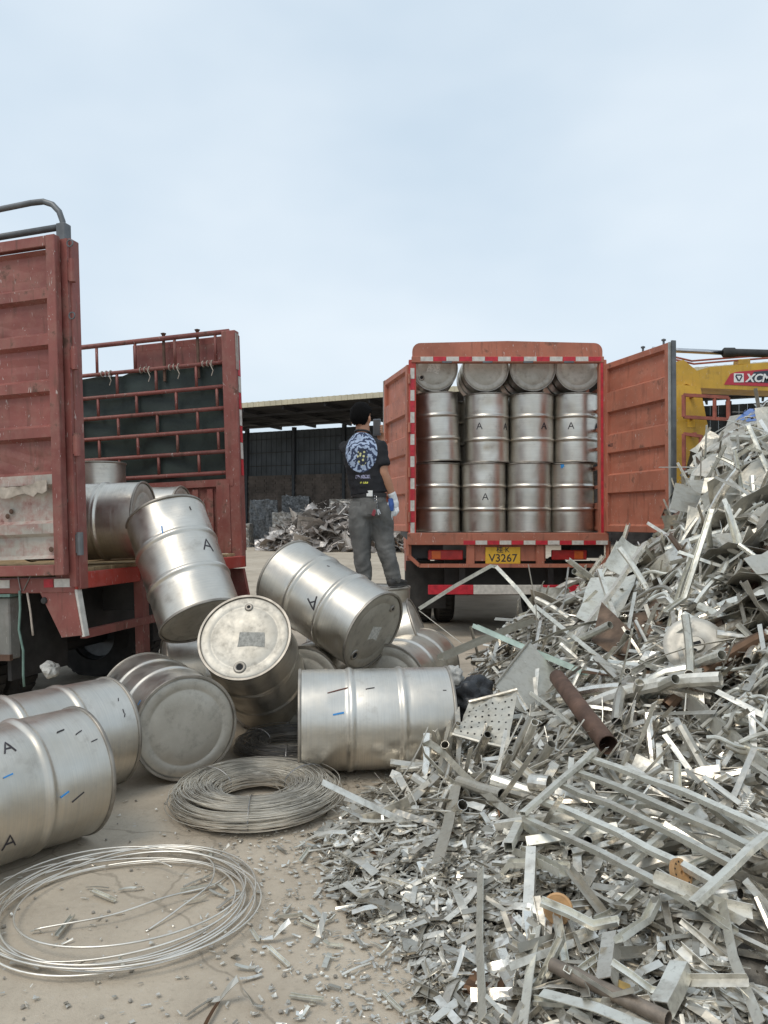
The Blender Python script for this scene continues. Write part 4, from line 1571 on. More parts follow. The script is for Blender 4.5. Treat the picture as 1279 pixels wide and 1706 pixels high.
# ------------------------------------------------------------------ wire coils
def coil(name, c, R0, tube, n, label, mat, seed, squash=.52, seg=96, wr=.0021, tie=True):
    rg = np.random.default_rng(seed)
    V, F = [], []
    off = 0
    th = np.linspace(0, 2 * PI, seg, endpoint=False)
    for q in range(n):
        a = rg.uniform(0, 2 * PI); rho = math.sqrt(rg.uniform(.25, 1)) * tube
        ph = rg.uniform(0, 2 * PI); tiltp = rg.uniform(0, 2 * PI)
        rr = R0 + rho * math.cos(a) + rg.normal(0, .006) * np.cos(th + ph) + .02 * np.cos(2 * th + ph) * rg.random()
        zz = tube * squash + rho * math.sin(a) * squash + .010 * np.sin(th + tiltp) + wr
        zz = np.maximum(zz, wr + .001)
        cx = rg.normal(0, .02); cy = rg.normal(0, .018)
        P = np.stack([rr * np.cos(th) + cx, rr * np.sin(th) + cy, zz], 1)
        rad = np.stack([np.cos(th), np.sin(th), np.zeros(seg)], 1)
        for k in range(4):
            an = PI / 4 + k * PI / 2
            V.append(P + rad * (wr * math.cos(an)) + np.array([0, 0, wr * math.sin(an)]))
        for k in range(4):
            k2 = (k + 1) % 4
            i = np.arange(seg); j = (i + 1) % seg
            F.append(np.stack([off + k * seg + i, off + k * seg + j, off + k2 * seg + j, off + k2 * seg + i], 1))
        off += 4 * seg
    root = empty(name, c)
    tag(root, label, 'wire coil')
    me = np_mesh('winding', np.concatenate(V), np.concatenate(F), mat, smooth=True)
    child('winding', me, root)
    if tie:
        for ang in (-1.5, .7, 2.6):
            mb = MB()
            cc = Vector((R0 * math.cos(ang), R0 * math.sin(ang), tube * squash + wr))
            er = Vector((math.cos(ang), math.sin(ang), 0))
            mb.tube([cc + er * (tube + .012) * math.cos(t) + Vector((0, 0, max((tube * squash + .012) * math.sin(t), -tube * squash + .002))) for t in np.linspace(0, 2 * PI, 24, endpoint=False)], .003, 5, closed=True)
            mb.build('tie_wire', M['wire_dark'], root)
    return root


coil('wire_coil', (-.655, 3.96, 0), .300, .118, 420, 'thick flat coil of grey steel wire on the yard floor', M['wire'], 3)
coil('wire_coil', (-.60, 4.86, 0), .25, .09, 90, 'smaller dark wire coil behind the large coil in the shade of drums', M['wire_dark'], 4)

# loose open hoop of thicker wire
def loose_hoop():
    root = empty('loose_wire_hoop', (-.98, 2.92, 0))
    tag(root, 'large loose hoop of thick bright wire lying in front at the left', 'wire hoop')
    rg = random.Random(8)
    for q in range(10):
        mb = MB()
        R0 = .455 + rg.uniform(-.05, .03) + (.08 if q in (4, 9) else 0)
        ph, ph2 = rg.uniform(0, 6.3), rg.uniform(0, 6.3)
        cx, cy = rg.uniform(-.03, .035), rg.uniform(-.04, .04)
        z0 = .006 + q * .0028
        e = rg.uniform(.012, .03)
        pts = [Vector((cx + (R0 + e * math.cos(2 * t + ph)) * math.cos(t), cy + (R0 * .93 + e * math.cos(2 * t + ph)) * math.sin(t), z0 + .012 * (1 + math.sin(t * 2 + ph2)) * .6)) for t in np.linspace(0, 2 * PI, 90, endpoint=False)]
        mb.tube(pts, .0038, 6, closed=True)
        mb.build('wire_loop', M['wire'], root, True)
    for pts in ([(-.25, -.2), (0, -.13), (.16, .0), (.30, .12), (.36, .3)], [(.05, .43), (.24, .33), (.30, .12), (.22, -.06), (.13, -.2)], [(-.18, .30), (0, .31), (.12, .24)], [(-.55, .18), (-.40, .27), (-.22, .33)]):
        mb = MB()
        pp = []
        for i in range(len(pts) - 1):
            for t in np.linspace(0, 1, 8)[:-1]:
                p0, p1, p2, p3 = [Vector(pts[max(0, min(len(pts) - 1, k))]) for k in (i - 1, i, i + 1, i + 2)]
                q = .5 * (2 * p1 + (p2 - p0) * t + (2 * p0 - 5 * p1 + 4 * p2 - p3) * t * t + (3 * p1 - p0 - 3 * p2 + p3) * t ** 3)
                pp.append(Vector((q.x, q.y, .012 + .02 * math.sin(i + t))))
        mb.tube(pp, .0038, 6)
        mb.build('wire_end', M['wire'], root, True)


loose_hoop()


# ================================================================== TRUCKS
def ribbed_leaf(parent, name, w, z0, z1, bands, mframe, mpanel, fr=.07, th=.06, special=None, seal=True):
    """door leaf in the local x-z plane: x 0..w from the hinge, face towards -y; bands: list of (za, zb, depth)"""
    mb = MB()
    mb.box((fr / 2, 0, (z0 + z1) / 2), (fr, th, z1 - z0), bev=.004)
    mb.box((w - fr / 2, 0, (z0 + z1) / 2), (fr, th, z1 - z0), bev=.004)
    mb.box((w / 2, .001, z0 + fr / 2), (w - 2 * fr, th - .004, fr), bev=.004)
    mb.box((w / 2, .001, z1 - fr / 2), (w - 2 * fr, th - .004, fr), bev=.004)
    leaf = mb.build(name, mframe, parent)
    for i, (za, zb, dep, mt) in enumerate(bands):
        mb = MB()
        y = -th / 2 + .004 + dep
        if dep > .01:      # recessed pan with sloping lips
            s_ = .022
            v = [(fr, -th / 2 + .004, za), (w - fr, -th / 2 + .004, za), (w - fr, -th / 2 + .004, zb), (fr, -th / 2 + .004, zb),
                 (fr + .004, y, za + s_), (w - fr - .004, y, za + s_), (w - fr - .004, y, zb - s_), (fr + .004, y, zb - s_)]
            nx, nz = 7, 4
            f = [(0, 1, 5, 4), (1, 2, 6, 5), (2, 3, 7, 6), (3, 0, 4, 7)]
            mb.add(v, f)
            rg = random.Random(i)
            gv = []
            for b in range(nz + 1):
                for a in range(nx + 1):
                    u, t = a / nx, b / nz
                    edge = 0 < a < nx and 0 < b < nz
                    gv.append((fr + .004 + (w - 2 * fr - .008) * u, y + (rg.uniform(-.004, .004) if edge else 0), za + s_ + (zb - za - 2 * s_) * t))
            gf = [(b * (nx + 1) + a, b * (nx + 1) + a + 1, (b + 1) * (nx + 1) + a + 1, (b + 1) * (nx + 1) + a) for b in range(nz) for a in range(nx)]
            mb.add(gv, gf)
            mb.box((w / 2, th / 2 - .004, (za + zb) / 2), (w - 2 * fr, .004, zb - za))
        else:
            mb.box((w / 2, y + .006, (za + zb) / 2), (w - 2 * fr, .012, zb - za))
        mb.build('panel', mt, leaf)
    if seal:
        mb = MB(); mb.box((w + .008, 0, (z0 + z1) / 2), (.018, th + .01, z1 - z0)); mb.build('seal', M['seal'], leaf)
        mb = MB(); mb.box((w + .028, .012, (z0 + z1) / 2), (.024, th - .01, z1 - z0 + .03)); mb.build('edge_trim', M['steel_grey'], leaf)
    return leaf


def wheel(parent, x, y, r, w, axis='x'):
    mb = MB()
    Mx = Euler((0, PI / 2, 0)).to_matrix().to_4x4() if axis == 'x' else Euler((PI / 2, 0, 0)).to_matrix().to_4x4()
    Mx = Matrix.Translation((x, y, r)) @ Mx
    mb.lathe([(r * .55, -w / 2), (r * .9, -w / 2), (r * .985, -w * .38), (r, -w * .3), (r, w * .3), (r * .985, w * .38), (r * .9, w / 2), (r * .55, w / 2)], 40, M=Mx, closed=True)
    for k in range(40):
        a = 2 * PI * k / 40
        mm = Mx @ Euler((0, 0, a)).to_matrix().to_4x4()
        mb.box((0, 0, 0), (.02, .03, w * .62)); 
        for q in range(8):
            mb.v[-8 + q] = tuple(mm @ (Vector(mb.v[-8 + q]) + Vector((r, 0, 0))))
    t = mb.build('wheel', M['rubber'], parent, False)
    mb = MB(); mb.lathe([(r * .56, -w * .4), (r * .5, -w * .1), (r * .3, -w * .05), (.001, -w * .05), ], 28, M=Mx)
    mb.lathe([(r * .56, w * .4), (r * .5, w * .1), (r * .3, w * .05), (.001, w * .05)], 28, M=Mx)
    mb.build('rim', M['steel_grey'], t, True, 40)


def tape(parent, a, b, h, nrm, seg=.15, start=0, th=.003):
    """row of red and white reflective pieces from a to b, each its own object"""
    a, b = Vector(a), Vector(b)
    L = (b - a).length
    n = max(1, int(round(L / seg)))
    for i in range(n):
        p0, p1 = a.lerp(b, i / n), a.lerp(b, (i + .96) / n)
        mb = MB()
        mb.bar(p0, p1, h, th, up=nrm)
        mb.build('reflector', M['tape_red'] if (i + start) % 2 == 0 else M['tape_white'], parent)


def vtape(parent, x, y, z0, z1, w, ynrm, seg=.14, start=0, along='x'):
    n = int(round((z1 - z0) / seg))
    for i in range(n):
        za, zb = z0 + (z1 - z0) * i / n, z0 + (z1 - z0) * (i + .96) / n
        mb = MB()
        mb.box((x, y, (za + zb) / 2), (w, .003, zb - za) if along == 'x' else (.003, w, zb - za))
        mb.build('reflector', M['tape_red'] if (i + start) % 2 == 0 else M['tape_white'], parent)


# ------------------------------------------------------------------ loaded truck (right)
def right_truck():
    T = empty('loaded_truck', (1.525, 9.5, 0))
    tag(T, 'red oxide box truck seen from behind, doors open, packed with steel drums', 'truck')
    OR = M['orange']
    W, D0, ZT, LEN = 1.205, 1.30, 3.44, 5.2
    mb = MB(); mb.box((0, LEN / 2, D0 - .06), (2 * W, LEN, .10)); mb.build('deck', M['black'], T)
    mb = MB(); mb.box((0, -.02, D0 - .07), (2 * W + .06, .10, .15), bev=.006); mb.build('sill', OR, T)
    tape(T, (-.55, -.0725, D0 - .115), (W + .02, -.0725, D0 - .115), .05, (0, -1, 0), .15)
    for s_ in (-1, 1):
        mb = MB()
        mb.box((s_ * (W - .03), 0, (D0 + ZT) / 2), (.09, .10, ZT - D0), bev=.005)
        p = mb.build('corner_post', M['red_bright'] if s_ < 0 else OR, T)
        if s_ < 0:
            vtape(T, -W + .03, -.0525, D0 + .0, ZT - .1, .05, -1, .14, 1)
        else:
            mb = MB(); mb.box((W - .045, -.0535, (D0 + ZT) / 2), (.03, .006, ZT - D0)); mb.build('red_trim', M['tape_red'], T)
    # header: shallow peaked board with rounded shoulders
    x0 = W - .03
    poly = [(-x0, 3.44), (-x0, 3.55)]
    for k in range(7):
        a = PI - k * PI / 12
        poly.append((-x0 + .10 + .10 * math.cos(a), 3.55 + .10 * math.sin(a)))
    poly += [(0, 3.675)]
    for k in range(7):
        a = PI / 2 - k * PI / 12
        poly.append((x0 - .10 + .10 * math.cos(a), 3.55 + .10 * math.sin(a)))
    poly += [(x0, 3.44)]
    mb = MB(); mb.prism(poly, -.03, .02); mb.build('header_board', OR, T)
    mb = MB(); mb.box((0, -.02, 3.44), (2 * x0 + .02, .085, .075), bev=.004); mb.build('header_rail', OR, T)
    tape(T, (-x0 + .1, -.0645, 3.445), (x0 - .02, -.0645, 3.445), .055, (0, -1, 0), .16, 1)
    for k in range(4):
        mb = MB(); mb.box((-.75 + k * .5, -.07, 3.405), (.12, .02, .025), bev=.003); mb.build('lock_bracket', M['steel_grey'], T)
    # open side racks
    for s_ in (-1, 1):
        mb = MB()
        for z in (1.36, 1.62, 1.88, 2.12, 2.36, 2.60, 2.84, 3.10, 3.38):
            mb.bar((s_ * (W - .02), .05, z), (s_ * (W - .02), LEN, z), .035, .04)
        mb.build('side_rack', OR, T)
        for k in range(7):
            mb = MB(); mb.box((s_ * (W - .02), .75 + k * .72, 2.35), (.05, .05, 2.1)); mb.build('rack_post', OR, T)
        mb = MB(); mb.box((s_ * (W - .01), LEN / 2, 1.5), (.03, LEN - .1, .36)); mb.build('side_board', OR, T)
    mb = MB(); mb.box((0, LEN + .02, 1.95), (2 * W, .05, 1.35)); mb.build('front_board', OR, T)
    # doors
    zA, zB = 1.32, 3.38
    h = zB - zA - .14
    cuts = [0, .155, .275, .425, .535, .68, .79, 1.0]
    bands = []
    for i in range(7):
        # from the top downwards: recess, flush, recess ...
        za = zB - .07 - h * cuts[i + 1]; zb = zB - .07 - h * cuts[i]
        bands.append((za, zb, .040 if i % 2 == 0 else .0, OR))
    h1 = empty('door_leaf_hinge')
    bpy.data.objects.remove(h1)
    leaf = ribbed_leaf(T, 'door_leaf', 1.24, zA, zB, bands, OR, OR)
    leaf.location = (W + .01, -.03, 0)
    leaf.rotation_euler = (0, 0, math.atan2(-1.22, .37))
    # number chalked on the door
    me = text_mesh('door_number', '4655', .055, M['ink'], .0006)
    o = child('door_number', me, leaf, (.14, -.0285, 2.37), (PI / 2, 0, 0))
    # top bolts on the leaf
    for xx in (.75, 1.12):
        mb = MB(); mb.tube([(xx, 0, zB), (xx, 0, zB + .05)], .012, 8); mb.lathe([(.001, zB + .07), (.025, zB + .06), (.025, zB + .045), (.001, zB + .04)], 10, M=Matrix.Translation((xx, 0, 0)))
        mb.build('top_bolt', M['steel_grey'], leaf)
    leaf2 = ribbed_leaf(T, 'door_leaf', 1.15, zA, zB, [(a, b, d, m) for (a, b, d, m) in bands], OR, OR)
    # mirrored so that its inner face is seen: hinge at the left post, swung right round
    leaf2.scale = (1, -1, 1)
    leaf2.location = (-W - .01, -.03, 0)
    leaf2.rotation_euler = (0, 0, math.atan2(.9, -.23))
    # fix mirrored leaf: bake the mirror into copies of its meshes
    for o in [leaf2] + list(leaf2.children):
        me = o.data.copy()
        me.transform(Matrix.Scale(-1, 4, (0, 1, 0)))
        me.flip_normals()
        o.data = me
    leaf2.scale = (1, 1, 1)
    # hinges
    for s_ in (-1, 1):
        for z in (1.5, 2.05, 2.6, 3.2):
            mb = MB(); mb.tube([(s_ * (W + .01), -.065, z - .06), (s_ * (W + .01), -.065, z + .06)], .016, 8); mb.build('hinge', OR, T)
    # tail: plate board, lamps, looped guard
    mb = MB(); mb.box((-.02, .0, 1.09), (.98, .03, .27), bev=.004); mb.build('plate_board', OR, T)
    for x in (-.46, .40):
        mb = MB(); mb.box((x, -.012, 1.07), (.10, .06, .34), bev=.005); mb.build('bracket', OR, T)
    pl = MB().box((-.06, -.024, 1.026), (.43, .012, .205), bev=.003).build('number_plate', M['plate_yellow'], T)
    try:
        me = text_mesh('plate_text', '桂·K', .085, M['ink'], .0006, bold=.001)
        if len(me.polygons) < 10: raise RuntimeError
        child('plate_text', me, pl, (-.06, -.0315, 1.092), (PI / 2, 0, 0))
    except RuntimeError:
        pass
    me = text_mesh('plate_text', 'V3267', .135, M['ink'], .0006, bold=.0012)
    child('plate_text', me, pl, (-.06, -.0315, .990), (PI / 2, 0, 0))
    for (xa, xb) in ((-.98, -.55), (.55, .98)):
        lamp = MB().box(((xa + xb) / 2, .02, 1.03), (xb - xa, .06, .12), bev=.008).build('tail_lamp', M['lamp_red'], T)
        mb = MB(); q = xa + .10 if xa < 0 else xb - .10
        mb.box((q, -.013, 1.03), (.11, .012, .098), bev=.004); mb.build('amber_lens', M['lamp_amber'], lamp)
    g = [(-1.22, -.02, 1.2), (-1.22, -.02, 1.02), (-1.09, -.02, .90), (1.08, -.02, .90), (1.24, -.02, .99), (1.24, -.02, 1.2)]
    mb = MB()
    for p, q in zip(g[:-1], g[1:]):
        mb.bar(p, q, .045, .045)
    mb.build('guard_loop', OR, T)
    mb = MB(); mb.box((0, .35, .76), (1.5, .04, .42)); mb.build('under_panel', M['black'], T)
    for s_ in (-1, 1):
        mb = MB(); mb.box((s_ * .42, LEN / 2, 1.04), (.09, LEN, .20)); mb.build('chassis_rail', M['black'], T)
        mb = MB(); mb.box((s_ * .98, .55, .62), (.52, .02, .62)); mb.build('mud_flap', M['rubber'], T)
        mb = MB(); mb.box((s_ * 1.0, .30, 1.12), (.42, .5, .26)); mb.build('lamp_box', M['black'], T)
    for i, (xa, xb, mt) in enumerate(((-.98, -.42, 'tape_red'), (-.42, .44, 'tape_white'), (.44, 1.0, 'tape_red'))):
        mb = MB(); mb.box(((xa + xb) / 2, .03, .60), (xb - xa - .002, .06, .115), bev=.004); mb.build('bumper_bar', M[mt], T)
    for x in (-.55, .55):
        mb = MB(); mb.box((x, .10, .75), (.07, .06, .36)); mb.build('bumper_strut', M['black'], T)
    for x in (-.98, -.66, .66, .98):
        wheel(T, x, 1.7, .46, .26, 'x')
    mb = MB(); mb.tube([(-.98, 1.7, .46), (.98, 1.7, .46)], .09, 10); mb.build('axle', M['black'], T)
    mb = MB(); mb.box((-1.14, 3.1, .80), (.06, 1.6, .35)); mb.build('side_guard', M['rail_red'], T)
    # cab, out of sight behind the load
    mb = MB(); mb.box((0, LEN + 1.15, 1.75), (2.2, 1.9, 2.1), bev=.12); mb.build('cab', OR, T)
    for x in (-.95, .95):
        wheel(T, x, LEN + 1.1, .46, .28, 'x')


right_truck()

RG = 'drums loaded in the right truck'
bx = [.705, 1.285, 1.868, 2.425]
names = ['first', 'second', 'third', 'fourth']
for i in range(4):
    mk = []
    if i == 1:
        mk = [(GL_A, -.05, .45, .085, 0, .011, 'ink')]
    if i == 3:
        mk = [(GL_LINE, -.62, .84, .05, 1.57, .03, 'ink_blue'), (GL_LINE, -.55, .85, .04, 1.57, .02, 'ink_blue')]
    drum((bx[i] + random.uniform(-.006, .006), 9.93 + random.uniform(-.02, .03), 1.305), (random.uniform(-.006, .006), random.uniform(0, .008), 1), random.uniform(0, 6), 'upright drum in the bottom row, %s from the left%s' % (names[i], ', marked A' if i == 1 else (', blue mark at its top' if i == 3 else '')), RG, i, False, mk)
ux = [.665, 1.335, 1.905, 2.475]
for i in range(4):
    mk = [[], [(GL_A, -.45, .46, .085, 0, .011, 'ink'), (GL_A, .85, .46, .085, 0, .011, 'ink')], [(GL_A, .42, .46, .085, 0, .011, 'ink')], [(GL_A, -.42, .46, .085, 0, .011, 'ink'), (GL_A, .95, .46, .08, 0, .011, 'ink')]][i]
    ax = (-.055, .0, 1) if i == 0 else (random.uniform(-.014, .014), random.uniform(-.004, .01), 1)
    p = (ux[i] + (.045 if i == 0 else 0), 9.95, 2.192 + (.014 if i == 0 else 0))
    drum(p, ax, random.uniform(0, 6), 'upright drum in the middle row of the truck, %s from the left' % names[i] + (', leaning' if i == 0 else ''), RG, i + 1, False, mk)
tx = [.640, 1.285, 1.875, 2.455]
for i in range(4):
    b, a = from_ends((tx[i], 9.66 + .03 * (i % 2), 3.377), (-.02 + .03 * (i == 1), 1, 0))
    drum(b, a, [2.2, 1.0, .4, 2.0][i], ['dirty drum lying in the top row at the left, bung holes showing', 'drum lying in the top row of the truck, second from the left',
         'drum lying in the top row of the truck, third from the left', 'drum lying in the top row of the truck at the right'][i], RG, i + 2, i == 0, residue=(0, .02, .16, .16, .7, 'residue') if i == 0 else None)
for lvl in (0, 1):
    for i in range(4):
        drum((bx[i] + [.07, .02, 0, .04][i], 10.56, 1.305 + lvl * .885), (0, 0, 1), random.uniform(0, 6), 'drum standing in the second rank inside the truck', RG, i + lvl, False)


# ------------------------------------------------------------------ unloading truck (left)
def left_truck():
    T = empty('unloading_truck', (-1.985, 5.1, 0), (0, R(-2.2), R(-14.6)))
    tag(T, 'worn red stake truck at the left with its rear doors folded open', 'truck')
    RD, LEN, W, D0, ZT = M['red_old'], 4.4, 2.52, 1.14, 3.33
    # deck planks
    fr = MB(); fr.box((-LEN / 2, W / 2, D0 - .10), (LEN, W - .1, .08)); dk = fr.build('deck', M['black'], T)
    npl = 13
    for i in range(npl):
        mb = MB(); w = (W - .12) / npl
        mb.box((-LEN / 2 - .03, .06 + w * (i + .5), D0 - .03 + random.uniform(-.004, .004)), (LEN - .04, w - .008, .05), bev=.004)
        mb.build('plank', M['plank'], dk)
    mb = MB(); mb.box((.0, W / 2, D0 - .085), (.06, W, .11), bev=.005); mb.build('rear_sill', M['red_bright'], T)
    for y, nm in ((0.0, 0), (W, 1)):
        mb = MB(); mb.box((-.055, y, (1.0 + ZT) / 2), (.15 if y else .19, .09, ZT - 1.0), bev=.006); mb.build('corner_post', RD, T)
    mb = MB(); mb.box((.005, -.058, 2.17), (.05, .03, 2.3)); mb.build('hinge_strip', RD, T)
    # reflective pieces on the far post's outer edge
    vtape(T, .0235, W + .02, 1.9, 3.05, .05, 1, .16, 0, 'y')
    mb = MB(); mb.box((.024, W - .018, 3.12), (.004, .06, .36)); mb.build('wear_plate', M['pale_plate'], T)
    # far stake side: rails, staggered stubs, tarpaulin outside, ribbed boards below
    zs = [3.33, 3.03, 2.79, 2.575, 2.36, 2.145, 1.935]
    for k, z in enumerate(zs):
        mb = MB(); mb.tube([(-.06, W - .01, z), (-LEN, W - .01, z)], .021 if k else .026, 8); mb.build('side_rail', RD, T, True)
    for k in range(6):
        x = -.32 if k % 2 else -.10
        x -= .11
        while x > -LEN:
            mb = MB(); mb.tube([(x, W - .01, zs[k]), (x, W - .01, zs[k + 1])], .015, 6); mb.build('rail_stub', RD, T, True)
            x -= .45
    tv, tf = [], []
    nx, nz = 60, 14
    for j in range(nz + 1):
        for i in range(nx + 1):
            x = -.08 - (LEN - .1) * i / nx
            z = 1.80 + (3.03 - 1.80) * j / nz
            if j == nz: z -= .03 * abs(math.sin(i * .30)) * (1 if i > 16 else .3)
            y = W + .045 + .02 * math.sin(x * 7 + z * 2) + .018 * mnoise.noise(Vector((x * 3, z * 3, 0)))
            tv.append((x, y, z))
    for j in range(nz):
        for i in range(nx):
            a = j * (nx + 1) + i
            tf.append((a, a + 1, a + nx + 2, a + nx + 1))
    n0 = len(tv)
    mb = MB(); mb.add(tv + [(p[0], p[1] + .004, p[2]) for p in tv], tf + [tuple(n0 + q for q in reversed(f)) for f in tf])
    mb.build('tarpaulin', M['tarp'], T, True)
    for x in (-.35, -.72, -1.05, -1.5):
        mb = MB()
        for q in range(3):
            mb.tube([(x + q * .05, W - .01 + .028 * math.cos(t), 3.03 + .028 * math.sin(t)) for t in np.linspace(0, 6.28, 12)], .006, 5)
        mb.tube([(x + .08, W - .03, 3.03), (x + .12, W - .04, 2.95), (x + .10, W - .04, 2.90)], .005, 5)
        mb.build('rope_tie', M['rope_pale'], T)
    mb = MB(); mb.box((-LEN / 2 - .05, W, 1.47), (LEN - .1, .02, .66))
    x = -.15
    while x > -LEN:
        mb.box((x, W - .02, 1.47), (.06, .035, .62)); x -= .16
    mb.build('side_board', RD, T)
    mb = MB(); mb.box((-LEN / 2, W - .02, 1.835), (LEN - .1, .06, .07)); mb.build('board_cap', RD, T)
    mb = MB(); mb.box((-.16, W - .03, 1.50), (.14, .05, .72)); mb.build('corner_gusset', RD, T)
    # near side boards (seen only past the door) and front wall
    mb = MB(); mb.box((-LEN / 2 - .6, .0, 2.2), (LEN - 1.3, .03, 2.1)); mb.build('near_side_board', RD, T)
    mb = MB(); mb.box((-LEN, W / 2, 2.2), (.05, W, 2.2)); mb.build('front_wall', RD, T)
    # far leaf folded round against the outside
    bands = [(1.25 + .34 * i, 1.25 + .34 * (i + 1), .02 if i % 2 else 0, RD) for i in range(6)]
    lf = ribbed_leaf(T, 'door_leaf', 1.18, 1.16, 3.32, bands, RD, RD, seal=False)
    lf.location = (-.02, W + .12, 0); lf.rotation_euler = (0, 0, PI)
    for x in (-.42, -.80):
        mb = MB(); mb.tube([(x, W + .02, 2.9), (x, W + .02, 3.36)], .016, 8); mb.lathe([(.001, .04), (.03, .03), (.012, 0), (.012, -.02)], 8, M=Matrix.Translation((x, W + .02, 3.36))); mb.build('lock_rod', M['rust'], T)
    # near leaf: inner face towards the viewer, five red pans above, two pale patched ones below
    ribs = [3.26, 2.94, 2.635, 2.33, 2.03, 1.72, 1.40, 1.17]
    bands = []
    for i in range(7):
        zb, za = ribs[i] - .025, ribs[i + 1] + .04
        mt = RD if i < 5 else M['pale_plate']
        bands.append((za, zb, .038, mt))
        if i < 6:
            bands.append((ribs[i + 1] - .025, ribs[i + 1] + .04, .0, mt if i != 4 else M['pale_plate']))
    lf = ribbed_leaf(T, 'door_leaf', 1.20, 1.10, 3.33, bands, RD, RD, seal=False)
    for o in [lf] + list(lf.children):
        me = o.data
        me.transform(Matrix.Scale(-1, 4, (1, 0, 0)))
        me.flip_normals()
    lf.location = (-.01, -.115, 0)
    # torn cloth caught on a rib
    tv, tf = [], []
    for i in range(15):
        for j in range(4):
            x = -.10 - i * .035
            tv.append((x, -.160 - .012 * random.random(), 1.70 - j * .022 - .02 * math.sin(i * .9) * (j > 0) - .015 * random.random() + .03 * (i < 3)))
    for i in range(14):
        for j in range(3):
            a = i * 4 + j; tf.append((a, a + 1, a + 5, a + 4))
    n0 = len(tv)
    mb = MB(); mb.add(tv + [(p[0], p[1] + .008, p[2]) for p in tv], tf + [tuple(n0 + q for q in reversed(f)) for f in tf])
    mb.build('torn_rag', M['rope_pale'], T, True)
    mb = MB()
    for (x, z) in ((-.42, 1.53), (-.45, 1.50), (-.12, 1.27)):
        mb.lathe([(.0005, .004), (.014, .003), (.018, 0)], 10, M=Matrix.Translation((x, -.118, z)) @ Euler((PI / 2, 0, 0)).to_matrix().to_4x4())
    mb.build('burn_hole', M['rust'], T)
    for z in (3.10, 2.52, 1.95, 1.30):
        mb = MB(); mb.tube([(.065, -.07, z - .075), (.065, -.07, z + .075)], .022, 10); mb.box((.035, -.06, z), (.06, .02, .12)); mb.build('hinge', RD if z > 1.5 else M['steel_grey'], T)
    for z in (3.28, 2.8):
        mb = MB(); mb.tube([(.06 + .022 * math.cos(t), -.08, z + .022 * math.sin(t)) for t in np.linspace(0, 6.28, 14, endpoint=False)], .005, 5, closed=True); mb.build('lock_ring', M['steel_grey'], T)
    # tarp bow on top of the near side
    mb = MB()
    mb.tube([(-.035, -.02, 3.30), (-.035, -.02, 3.46), (-.06, -.02, 3.53), (-.11, -.02, 3.585), (-.18, -.02, 3.615), (-.28, -.02, 3.62), (-.6, -.02, 3.61), (-1.4, -.02, 3.60), (-3, -.02, 3.60)], .020, 10)
    mb.build('top_bow', M['steel_grey'], T, True)
    mb = MB(); mb.tube([(-.03, -.02, 3.425), (-1.2, -.02, 3.415), (-3.2, -.02, 3.41)], .022, 10); mb.build('top_rail', M['steel_grey'], T, True)
    mb = MB(); mb.box((-.03, -.02, 3.38), (.07, .07, .12), bev=.005); mb.build('bow_socket', M['steel_grey'], T)
    # near side member under the doors with tape
    mb = MB(); mb.box((-LEN / 2, -.02, 1.03), (LEN, .07, .10), bev=.005); mb.build('side_member', RD, T)
    for (xa, xb, mt) in ((-.23, -.16, 'tape_red'), (-.15, -.02, 'tape_white'), (-.62, -.5, 'tape_white')):
        mb = MB(); mb.box(((xa + xb) / 2, -.0575, 1.045), (xb - xa, .004, .055)); mb.build('reflector', M[mt], T)
    # corner brackets (wings) and guard tube
    poly = [(-.27, .985), (.0, .985), (.05, .70), (-.11, .685)]
    for y in (-.05, W):
        mb = MB(); mb.prism(poly, y, y + .05); mb.build('tail_bracket', RD, T)
    e = MB(); e.bar((.0, -.025, 1.30), (.002, -.025, 1.0), .05, .035, up=(1, 0, 0)); e.build('bracket_edge', M['red_bright'], T)
    e = MB(); e.bar((.004, -.025, 1.0), (.055, -.025, .69), .05, .02, up=(1, 0, 0)); e.build('bracket_edge', M['tape_white'], T)
    mb = MB(); mb.bar((.02, .0, .70), (.02, W, .70), .05, .055); mb.build('guard_tube', RD, T)
    for y in (.72, 1.85):
        mb = MB(); mb.box((.005, y, .71), (.07, .09, .72), bev=.004); mb.build('bumper_strut', RD, T)
    for i, (ya, yb) in enumerate(((.42, .66), (.67, .86), (.87, 1.02), (1.03, 1.25), (1.26, 1.45), (1.46, 1.66), (1.67, 1.86), (1.87, 2.1))):
        mb = MB(); mb.box((.062, (ya + yb) / 2, .37), (.04, yb - ya, .085)); mb.build('bumper_bar', M['tape_red'] if i % 2 == 0 else M['tape_white'], T)
    # running gear
    for y in (.85, 1.65):
        mb = MB(); mb.box((-LEN / 2, y, .88), (LEN - .1, .08, .22)); mb.build('chassis_rail', M['black'], T)
    for y in (.18, .52, 2.0, 2.34):
        wheel(T, -1.25, y, .43, .26, 'y')
    mb = MB(); mb.tube([(-1.25, .18, .43), (-1.25, 2.34, .43)], .09, 10); mb.build('axle', M['black'], T)
    for (y, w) in ((.36, .6), (2.16, .6)):
        mb = MB(); mb.box((-.62, y, .68), (.03, w, .62)); mb.build('mud_flap', M['rubber'], T)
    mb = MB(); mb.box((-.42, 1.25, .80), (.06, 1.7, .36)); mb.build('cross_member', M['black'], T)
    mb = MB(); mb.box((-.85, .03, .74), (.62, .10, .42), bev=.008); bx_ = mb.build('tool_box', M['grey_box'], T)
    mb = MB(); mb.box((-.85, -.025, .545), (.64, .03, .04)); mb.build('box_lip', M['rust'], bx_)
    mb = MB(); mb.box((-.85, -.0, .968), (.70, .12, .02)); mb.build('box_cover', M['rope'], bx_)
    mb = MB(); mb.tube([(-.42, -.06, 1.0), (-.415, -.065, .88), (-.43, -.065, .74), (-.40, -.065, .60), (-.405, -.065, .44), (-.40, -.065, .36)], .008, 6); mb.build('green_rope', M['rope'], T, True)
